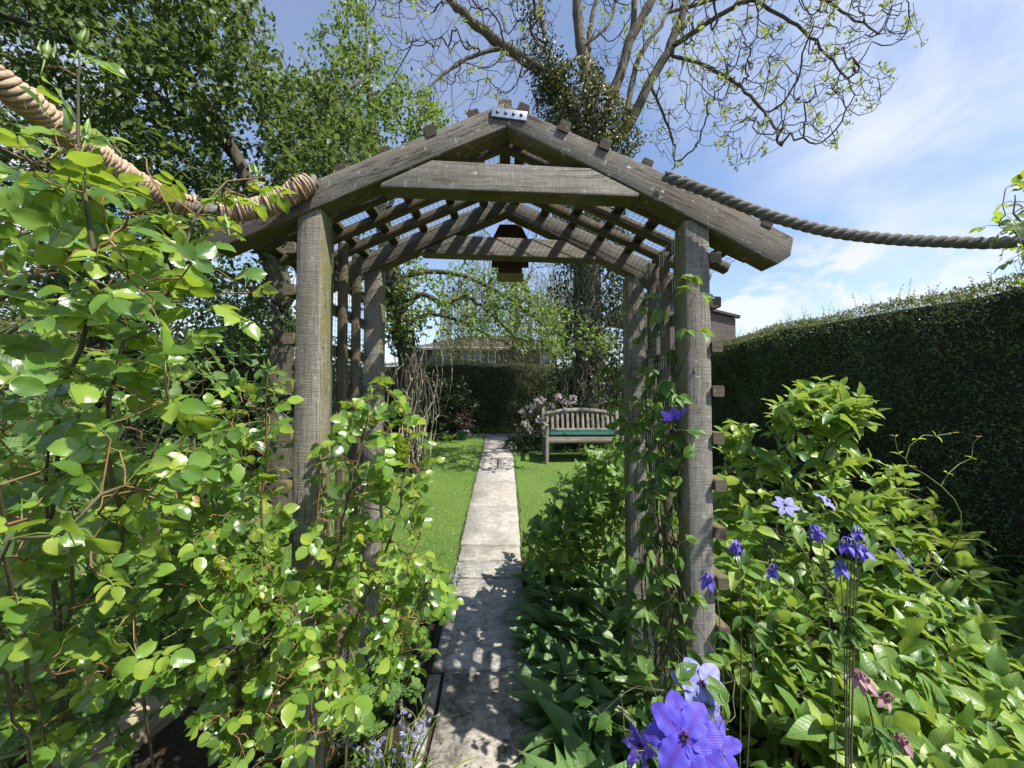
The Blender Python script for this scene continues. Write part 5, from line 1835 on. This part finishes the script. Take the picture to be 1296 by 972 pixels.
# --- understorey on the left
ut = np.vstack([pix_tips([(-60, 560), (250, 560), (380, 640), (390, 760), (260, 830), (220, 972), (-60, 990)], 560, 1.1, 2.0, .12)])
ut = np.vstack([ut, pix_tips([(-60, 690), (130, 680), (260, 730), (235, 880), (-60, 990)], 150, 1.05, 1.4, .1)])
wild = np.stack([rng.uniform(-3.6, -1.7, 200), rng.uniform(.5, 2.4, 200), rng.uniform(.12, .6, 200)], -1)
ut = np.vstack([clear(ut), clear(wild)])
leafy("leafy_perennial", "shaded mass of soft broad toothed leaves below and behind the roses", "plant", [gr(-1.9, 1.5), gr(-1.5, 1.6), gr(-1.2, 1.5), gr(-2.2, 1.8), gr(-1.0, 1.75), gr(-1.6, 1.2)], ut, T_HEART, .070, .74, M['under_leaf'], M['cane_green'], 3, droop=(.05, .3))
ut2 = pix_tips([(-60, 430), (330, 440), (372, 520), (372, 640), (-60, 640)], 420, 1.7, 3.0, .2)
leafy("tall_shrub", "taller shadowy shrub with oval leaves filling the gap between the roses and dark hedge", "shrub", [gr(-2.6, 2.3), gr(-2.0, 2.4), gr(-1.5, 2.3), gr(-3.2, 2.5)], ut2, T_OVATE_S, .075, .6, M['under_leaf'], M['cane_brown'], 3, rnd_pow=1.4)

# --- columbine foliage left of the path, bluebells in front
def columbine_leaves(acc, st, c, n, R_, hgt, L):
    for k in range(n):
        az_ = rng.random() * 6.283; o_ = np.array([math.cos(az_), math.sin(az_), 0]) * R_ * rng.uniform(.2, 1)
        b = np.asarray(c, float); hub = b + o_ + [0, 0, hgt * rng.uniform(.5, 1.1)]
        st.mi = 1; tube(st, smooth_path([b + o_ * .1, b + o_ * .5 + [0, 0, hgt * .6], hub], 5), .0011, 3, False); st.mi = 0
        rd = nrmz(o_ + [0, 0, .01])
        for sg in (-1, 0, 1):
            d = nrmz(rd + np.cross([0, 0, 1.0], rd) * sg * 1.1 + [0, 0, rng.normal(.05, .2)])
            q = hub + d * L * .35; st.mi = 1; tube(st, [hub, q], .0008, 3, False); st.mi = 0
            for s2 in (-1, 0, 1):
                d2 = nrmz(d + np.cross([0, 0, 1.0], d) * s2 * .8 + rng.normal(0, .15, 3))
                leaves(acc, T_FAN, q, [d2], face_normals(1, .8, .2, .3), L * rng.uniform(.8, 1.2), rng.uniform(.75, .95), None, [rng.uniform(-.1, .3)])


cl = thing("columbine", gr(-.62, 2.1), "lobed columbine foliage mounded at the left edge of the slabs below the bush rose", "plant")
a = Acc()
for k in range(13):
    y = rng.uniform(1.80, 2.35); x = -.45 - abs(rng.normal(.10, .10)); columbine_leaves(a, a, gr(x - .08, y), 8, .16, rng.uniform(.16, .38), .040)
a.build("leaves", [M['colum_leaf'], M['cane_green']], cl)

M['bluebell'] = leaf_mat("bluebell_petal", [(0, (.20, .21, .42)), (.5, (.30, .31, .50)), (1, (.42, .42, .58))], (.4, .4, .8), .5, .3, .3)
for q, (px_, py_, Yb, lab) in enumerate(((505, 930, 1.52, "clump of pale bluebells with strap leaves at the near left of the slabs"), (525, 980, 1.42, "bluebells with bent strap leaves closest to the bottom of the photo"),
                                         (492, 880, 1.72, "bluebells in shade under the rear left post"), (578, 742, 3.0, "small bluebell tuft where the lawn begins beside the path"))):
    p = at(px_, py_, Yb); c = (min(p[0], PL - .05), Yb, float(ground(Yb)))
    o = strap_clump("bluebells", lab, "flowers", c, 24 if q < 3 else 12, .22 if q < 3 else .14, M['blade_leaf'], .16, .75, .022, "bluebell clumps beside the path")
    for k in range(6 if q < 3 else 4):
        fl = Acc()
        b = np.array(c) + [rng.normal(0, .09), rng.normal(0, .07), 0]; H = rng.uniform(.13, .26) * (1 if q < 3 else .7); ln_ = rng.normal(0, .06, 2)
        path = smooth_path([b, b + [ln_[0] * .4, ln_[1] * .4, H * .6], b + [ln_[0], ln_[1], H], b + [ln_[0] * 1.6, ln_[1] * 1.6, H * 1.04]], 12)
        fl.mi = 1; tube(fl, path, .0016, 4, False); fl.mi = 0
        for z in range(7):
            at_ = path[5 + z]; az_ = rng.random() * 6.283; o_ = np.array([math.cos(az_), math.sin(az_), -.6])
            for w_ in range(6):
                d = nrmz(o_ * .8 + rng.normal(0, .38, 3)); leaves(fl, T_MID, at_ + o_ * .004, [d], rdir(1), .019, .36)
        fl.build("flower_spike", [M['bluebell'], M['cane_green']], o)
fe = thing("feathery_plant", gr(-.7, 1.62), "low plant with finely cut dark feathery leaves under the rear left post", "plant")
a = Acc()
for k in range(34):
    c = np.array(gr(-.70 + rng.normal(0, .11), 1.62 + rng.normal(0, .12))); az_ = rng.random() * 6.283
    d = np.array([math.cos(az_), math.sin(az_), 1.1]); d = nrmz(d); L = rng.uniform(.14, .26)
    for t in np.linspace(.3, 1, 9):
        q = c + d * L * t; n = 6; s = nrmz(np.cross(d, rng.normal(0, 1, 3)))
        leaves(a, T_FAR, np.tile(q, (n, 1)), nrmz(d * .5 + s * np.linspace(-1, 1, n)[:, None] + rng.normal(0, .2, (n, 3))), rdir(n, .8), .032, .16)
a.build("leaves", M['colum_leaf'], fe)

# --- sleeper edging half buried at the bottom left
a = Acc(); beam(a, (-1.92, 1.15, .02), (-1.62, 2.35, .06), .16, .17, bev=.012, seg=14, wob=.003)
tag(a.build("timber_edging", M['rail']), "sunlit old timber sleeper lying on the soil among the lower leaves", "timber")

# --- large broad-leaved shrub on the right
def shrub_tip(px, py):
    yt = np.interp(px, [905, 930, 1000, 1060, 1110, 1150, 1200, 1296, 1400], [535, 530, 545, 560, 575, 605, 650, 725, 760])
    f = np.clip((py - yt) / (985 - yt), 0, 1)
    near = np.interp(px, [905, 1000, 1100, 1296], [1.30, 1.20, 1.08, .98])
    return 2.25 + (near - 2.25) * f ** .85


q = poly_pts([(912, 545), (935, 535), (1000, 548), (1060, 560), (1115, 578), (1160, 612), (1210, 660), (1296, 735), (1390, 790), (1390, 1010), (1060, 1010), (980, 900), (915, 840)], 1050)
A = np.array([at(x, y, shrub_tip(x, y) + rng.random() ** 2 * .35) for x, y in q])
top_ = pix_tips([(978, 535), (985, 505), (1012, 488), (1045, 480), (1080, 492), (1104, 508), (1100, 540), (1060, 560), (1010, 560)], 100, 1.95, 2.35)
SHR, _sk = leafy("broad_leaf_shrub", "big bright shrub of broad pointed leaves sprawling between the arch post and the tall hedge", "shrub", [gr(1.35, 1.75), gr(1.75, 1.6), gr(1.15, 1.55), gr(1.6, 2.0), gr(2.0, 1.35)], np.vstack([A, top_]), T_OVATE, .102, .60, M['shrub_leaf'], M['cane_brown'], 3, seg=.08, sag=.07, droop=(.05, .35), up=.6, sunw=.5, jit=.35, fold_in=.55, stemr=.012)
# darker inner leaves that fill its depth
inn = np.array([at(x, y, shrub_tip(x, y) + rng.uniform(.25, .7)) for x, y in poly_pts([(912, 570), (1060, 590), (1160, 640), (1296, 760), (1390, 820), (1390, 1010), (980, 1010), (905, 860)], 240)])
inn[:, 2] = np.maximum(inn[:, 2], ground(inn[:, 1]) + .05)
n = len(inn) * 5; a = Acc(); leaves(a, T_OVATE_S, np.repeat(inn, 5, 0) + rng.normal(0, .05, (n, 3)), rdir(n, -.2), face_normals(n, .8, .3, .5), rng.uniform(.08, .115, n), .6)
a.build("inner_leaves", M['shrub_leaf'], SHR, True)

# --- hydrangea beside the rear post and behind it
A = np.vstack([pix_tips([(715, 600), (745, 568), (790, 560), (800, 610), (798, 700), (720, 730), (665, 715), (660, 690), (690, 640)], 430, 2.2, 3.2, .06),
               pix_tips([(770, 560), (800, 555), (800, 640), (775, 650)], 26, 2.2, 2.5, .06)])
leafy("hydrangea", "rounded hydrangea with fresh toothed leaves between the path and the rear post", "shrub", [gr(.72, 2.6), gr(.62, 2.8), gr(.85, 2.45)], A, T_OVATE, .085, .68, M['hyd_leaf'], M['cane_brown'], 3, droop=(.0, .3))

# --- lily of the valley ground cover along the path
a = Acc()
for k in range(190):
    y = rng.uniform(1.0, 2.95); x = PR + .09 + abs(rng.normal(.0, .27)) * (1 if rng.random() < .8 else 1.6)
    if x > 1.05:
        x = rng.uniform(.25, .9)
    c = np.array(gr(x, y)); m_ = rng.integers(3, 6)
    for z in range(m_):
        az_ = rng.normal(3.3, 1.1) if rng.random() < .55 else rng.random() * 6.283
        o_ = np.array([math.cos(az_), math.sin(az_), 0]); el = rng.uniform(.35, 1.25)
        L = rng.uniform(.15, .26); d = o_ * math.cos(el) + np.array([0, 0, math.sin(el)])
        nr = nrmz(np.array([0, 0, 1.0]) * math.cos(el) - o_ * math.sin(el) + rng.normal(0, .25, 3) + np.array([.15, -.25, .2]))
        b = c + np.array([rng.normal(0, .03), rng.normal(0, .03), rng.uniform(.01, .10)])
        leaves(a, T_LANCE, b, [d], [nr], L, rng.uniform(.36, .50), None, [rng.uniform(0, .45)])
tag(a.build("ground_cover", M['lily_leaf'], None, True), "dense dark green lily of the valley leaves carpeting the bed beside the path", None, None, "stuff")

# --- clematis on the wire of the right hand wall
def petal_mat(name, base, bar, edge, tr):
    m = NT(name)
    s = m.n("SeparateXYZ"); m.set(s.inputs[0], m.uvmap); u, v = s.outputs[0], s.outputs[1]
    av = m.math('ABSOLUTE', v)
    b = m.math('MULTIPLY', m.rng(av, .02, .13, 1, 0), m.rng(u, .55, 1.0, 1.0, .35)); ribs = m.math('PINGPONG', m.math('MULTIPLY', av, 13.0), .5)
    c = m.mix(m.math('MULTIPLY', m.math('ADD', av, m.math('MULTIPLY', u, .25)), 1.1), base, edge)
    c = m.mix(m.math('MULTIPLY', b, .85), c, bar)
    c = m.mix(m.rng(ribs, .0, .14, .20, 0), c, bar)
    nz = m.noise(m.pos, 160, 4, .6); c = m.mix(m.rng(nz, .35, .7, 0, .25), c, edge)
    nm = m.bump(m.math('ADD', ribs, m.math('MULTIPLY', nz, .5)), .5, .002)
    p = m.principled(c, .55, .25, nm)
    t = m.n("BsdfTranslucent"); m.set(t.inputs["Color"], tr)
    mx = m.n("MixShader"); mx.inputs[0].default_value = .25; m.t.links.new(p, mx.inputs[1]); m.t.links.new(t.outputs[0], mx.inputs[2])
    return m.done(mx.outputs[0])


M['violet'] = petal_mat("violet_petal", (.082, .058, .50), (.11, .035, .27), (.145, .12, .62), (.17, .12, .75))
M['lilac'] = petal_mat("lilac_petal", (.25, .26, .56), (.19, .16, .46), (.36, .37, .66), (.36, .36, .7))
M['indigo'] = petal_mat("indigo_petal", (.10, .06, .40), (.06, .03, .22), (.15, .10, .52), (.2, .12, .6))
M['stamen'] = plain("maroon_stamen", (.09, .03, .05), .6, .3, 0, 60, .3)
M['stamen_tip'] = plain("cream_stamen", (.55, .47, .30), .6)


def w_sepal(u):
    return math.sin(math.pi * min(max(u, 0), 1) ** .84) ** .60 * (1 - .06 * u) if 0 < u < 1 else .03


def sepal_template():
    v, f = lt_near(w_sepal, 17, .02, .16, .04, 0, 4)
    u, a = v[:, 0].copy(), v[:, 1].copy()
    w = np.array([w_sepal(x) for x in u]) * .5
    e = np.abs(a) / np.maximum(w, .02)
    v[:, 2] += .030 * np.sin(u * 19 + np.sign(a) * 1.3) * e ** 2 + .016 * np.cos(a * 34) * (1 - u) - .014 * np.exp(-(a / .05) ** 2) * (1 - .5 * u)
    v[:, 1] *= 1 + .05 * np.sin(u * 23 + np.sign(a)) * (e > .9)
    return v, f


T_SEPAL = sepal_template()


def clematis_flower(parent, c, nrm, rad, n, mat, spin=0.0, cup=.12, width=.62, back=None):
    c = np.asarray(c, float); nrm = nrmz(np.asarray(nrm, float)); e1 = nrmz(np.cross(nrm, [.1, .2, 1.0])); e2 = np.cross(nrm, e1)
    a = Acc()
    for k in range(n):
        t = spin + k * 2 * math.pi / n + rng.normal(0, .05); d = e1 * math.cos(t) + e2 * math.sin(t)
        leaves(a, T_SEPAL, c + nrm * (.003 * (k % 2)) + d * rad * .05, [d + nrm * (cup + rng.normal(0, .05))], [nrm - d * cup + rng.normal(0, .07, 3)], rad * rng.uniform(.92, 1.05), width, None, [rng.uniform(.0, .16)])
    f = a.build("flower", mat, parent, True)
    s = Acc()
    for k in range(34):
        t = rng.random() * 6.283; r = rng.uniform(.2, 1) ** .6 * rad * .15
        d = e1 * math.cos(t) + e2 * math.sin(t); h = rad * rng.uniform(.10, .17)
        tube(s, [c + nrm * .003 + d * r * .3, c + d * r * .8 + nrm * h * .7, c + d * r * .85 + nrm * h], [.0011, .0009, .0013], 4)
    s.build("stamens", M['stamen'], f)
    return f


clm = thing("clematis", gr(.70, 1.45), "clematis with violet and pale lilac flowers climbing the wire beside the sunlit post", "clematis")
# trained stems on the wire
sk = Skel(); tips = []
for k in range(9):
    y = rng.uniform(1.44, 2.0); x = .655
    p = [(x + .02, y, float(ground(y)))] + [(x + rng.normal(0, .014), y + rng.normal(0, .07), z) for z in np.linspace(.25, rng.uniform(1.3, 2.05), 9)]
    sk.limb(p, -1, n=44, rad=[.0045, .003, .002])
for k in range(5):
    y = rng.uniform(1.0, 1.4); x = rng.uniform(.5, .8)
    sk.limb([(x, y, 0), (x + rng.normal(0, .05), y - .05, .2), (x + rng.normal(0, .06), y - .1, .45)], -1, n=14, rad=[.003, .002])
n = 42
wallp = np.stack([.60 - .09 * rng.random(n), rng.uniform(1.40, 2.02, n), rng.uniform(.25, 1.75, n)], -1)
postp = np.array([at(x, y, Y_) for x, y, Y_ in [(850, 372, 1.42), (838, 395, 1.5), (862, 400, 1.37), (842, 465, 1.5), (822, 470, 1.6), (850, 478, 1.42), (835, 505, 1.5), (856, 545, 1.42), (825, 560, 1.6), (862, 590, 1.37), (838, 610, 1.5), (852, 640, 1.42), (828, 650, 1.6), (858, 690, 1.38), (840, 715, 1.5), (848, 760, 1.4), (880, 790, 1.33), (850, 800, 1.4), (835, 830, 1.45), (862, 352, 1.36), (880, 372, 1.34)]])
low = np.array([at(x, y, Y_) for x, y, Y_ in [(785, 880, 1.0), (790, 925, .95), (805, 950, .9), (760, 905, 1.1), (850, 875, .95), (905, 912, .85), (930, 905, .9), (915, 960, .8), (800, 870, 1.1), (930, 860, 1.0)]])
g = sk.grow(np.vstack([wallp, postp, low]), seg=.05, sag=-.06, curl=.16); sk.radii(.0012, 2.4, .005)
P_, D_ = sk.dirs(); a = Acc()
for e in [k for k in range(len(sk.p)) if sk.kids[k] == 0]:
    for q, k in enumerate(tip_chain(sk, e, 9)[::3]):
        for sg in (-1, 1):
            o_ = nrmz(np.cross(D_[k], rng.normal(0, 1, 3))) ; hub = P_[k] + o_ * .035 + D_[k] * .01
            a.mi = 1; tube(a, [P_[k], (P_[k] + hub) / 2 + [0, 0, .004], hub], .0009, 3, False); a.mi = 0
            for z in (-1, 0, 1):
                d = nrmz(o_ + np.cross(o_, [0, 0, 1.0]) * z * 1.0 + [0, 0, -.35] + rng.normal(0, .2, 3))
                leaves(a, T_OVATE, hub, [d], face_normals(1, .6, .3, .4, .35), rng.uniform(.040, .068) * (1 if z == 0 else .85), rng.uniform(.52, .68), None, [rng.uniform(0, .3)])
st = Acc(); sk.tubes(st, 0, 9, 4); st.build("stems", M['cane_brown'], clm, True)
a.build("leaves", [M['clem_leaf'], M['cane_green']], clm, True)


def toward(c, x=0, z=.0):
    return nrmz(np.array([x, 0, z]) + nrmz(EYE - np.asarray(c)))


c = at(867, 934, .80); clematis_flower(clm, c, toward(c, .05, .12),   .077, 8, M['violet'], .25, .0, .74)
c = at(906, 945, .90); clematis_flower(clm, c, toward(c, .5, -.1), .066, 7, M['violet'], .5, .15, .58)
c = at(888, 866, .93); clematis_flower(clm, c, toward(c, .25, .25), .062, 6, M['lilac'], .9, .06, .78)
c = at(812, 945, .92); clematis_flower(clm, c, toward(c, -.9, .0), .046, 6, M['indigo'], .2, .55, .5)
c = at(854, 530, 1.36); clematis_flower(clm, c, nrmz(np.array([.1, -.55, -.85])), .052, 6, M['violet'], .2, -.25, .62)
for px_, py_, nr_ in ((994, 640, (-.2, -.7, .75)), (1046, 634, (.5, -.5, .8)), (1143, 706, (.8, -.4, .5)), (1164, 738, (.85, -.45, .3))):
    c = at(px_, py_, float(shrub_tip(px_, py_)) - .03); clematis_flower(clm, c, nr_, .062, 6, M['lilac'], rng.random(), .12, .6)

# --- columbines on tall stalks
M['col_blue'] = leaf_mat("columbine_blue", [(0, (.10, .07, .45)), (.5, (.17, .13, .62)), (1, (.30, .25, .75))], (.3, .2, .9), .5, .3, .25)
M['col_pink'] = leaf_mat("columbine_pink", [(0, (.34, .15, .20)), (.5, (.46, .26, .30)), (1, (.58, .44, .42))], (.8, .4, .5), .5, .3, .3)


def columbine_flower(parent, p, mat, s=.022, nod=None):
    p = np.asarray(p, float); ax = nrmz(np.array([rng.normal(0, .35), rng.normal(0, .35), -1.0])) if nod is None else nrmz(np.array(nod, float))
    e1 = nrmz(np.cross(ax, [1, .2, .1])); e2 = np.cross(ax, e1); a = Acc()
    for k in range(5):
        t = k * 1.2566; d = e1 * math.cos(t) + e2 * math.sin(t)
        leaves(a, T_OVATE_S, p + d * s * .12, [d * .9 + ax * .55], [d * .5 - ax], s * 1.35, .55, None, [.1])          # spreading sepals
        t += .628; d = e1 * math.cos(t) + e2 * math.sin(t)
        leaves(a, T_OVATE_S, p + d * s * .1, [ax + d * .25], [d], s * .95, .62, None, [-.1])                            # cup petals
        tube(a, smooth_path([p + d * s * .3, p + d * s * .5 - ax * s * .4, p + d * s * .3 - ax * s * .85, p + d * s * .05 - ax * s * .95], 7), [s * .17, s * .15, s * .12, s * .09, s * .07, s * .06, s * .06], 5)  # spurs
    f = a.build("flower", mat, parent, True)
    return f


def columbine(label, base, stalks, mat, leafc):
    o = thing("columbine", base, label, "columbine", "columbines in front of the broad leaved shrub")
    st = Acc()
    for top, mid in stalks:
        top = np.asarray(top, float)
        path = smooth_path([base, mid, top + [rng.normal(0, .01), 0, .012], top + [rng.normal(.006, .006), -.006, .022], top + [.0, -.004, .004]], 26)
        tube(st, path, np.linspace(.0026, .0011, 26), 5)
        k = 14; b = path[k]
    st.build("stems", M['cane_brown'], o, True)
    for top, mid in stalks:
        columbine_flower(o, top, mat, rng.uniform(.019, .024))
    a = Acc()
    for c in leafc:
        columbine_leaves(a, a, c, 7, .11, .14, .034)
    for top, mid in stalks:      # small leaves on the stalk
        m_ = np.asarray(mid, float); leaves(a, T_LANCE, np.tile(m_, (3, 1)), nrmz(np.array([(1, -.3, -.2), (-1, -.3, -.3), (.2, -1, -.2)]) + rng.normal(0, .3, (3, 3))), rdir(3, .8, .4), .045, .4)
    a.build("leaves", [M['colum_leaf'], M['cane_green']], o)
    return o


CY_ = 1.05
b0 = np.array(gr(.92, 1.05)); b1 = np.array(gr(.60, 1.02)); b2 = np.array(gr(1.0, .95))
columbine("tall columbine with dark blue nodding flowers in front of the broad leaved shrub", b0,
          [(at(px_, py_, CY_), at(mx, my, CY_)) for px_, py_, mx, my in ((1033, 674, 1050, 800), (1063, 718, 1068, 800), (1070, 690, 1072, 790), (1082, 694, 1080, 800), (1092, 698, 1082, 790), (1084, 674, 1076, 780))], M['col_blue'], [b0 + [-.05, -.08, .30], b0 + [.05, -.05, .40], b0 + [-.12, -.1, .42]])
columbine("slender columbine with single blue flowers close beside the sunlit post", b1,
          [(at(px_, py_, CY_ + .05), at(mx, my, CY_)) for px_, py_, mx, my in ((931, 692, 938, 780), (896, 734, 912, 800), (978, 722, 955, 800))], M['col_blue'], [b1 + [.02, -.08, .34], b1 + [.10, -.02, .36], b1 + [.16, -.06, .30]])
columbine("low columbine with dusky pink flowers near the bottom of the broad leaved shrub", b2,
          [(at(px_, py_, .98), at(mx, my, .98)) for px_, py_, mx, my in ((1085, 856, 1105, 920), (1094, 862, 1108, 930), (1120, 884, 1118, 930), (1141, 938, 1128, 960))], M['col_pink'], [b2 + [-.06, -.1, .40], b2 + [.04, -.06, .42]])

# --- rose at the right edge, and a thin climber over the shrub
rt = pix_tips([(1268, 240), (1330, 225), (1360, 340), (1275, 325), (1262, 290)], 24, 1.05, 1.25)
rose("rambling_rose", "small leaved rose with reddish shoots at the loose end of the bare rope", [gr(1.95, 1.15)], [[at(1400, 700, 1.15), at(1370, 450, 1.15), at(1320, 330, 1.15), at(1285, 270, 1.13)]], rt, .027, .0012, .4, .8, (), small=True, cane_r=.005)
vt = np.array([at(x, y, 1.75) for x, y in ((1132, 552), (1138, 575), (1150, 590), (1162, 556), (1185, 552), (1205, 548), (1238, 553), (1170, 600), (1230, 580), (1212, 684), (1255, 692))])
leafy("honeysuckle", "thin wandering climber stems waving above the broad leaved shrub before the hedge", "climber", [gr(1.9, 1.9)], vt, T_OVATE_S, .030, .45, M['rose_young'], M['cane_green'], 3, seg=.06, sag=.08, tipr=.0016)
bpy.context.view_layer.update()
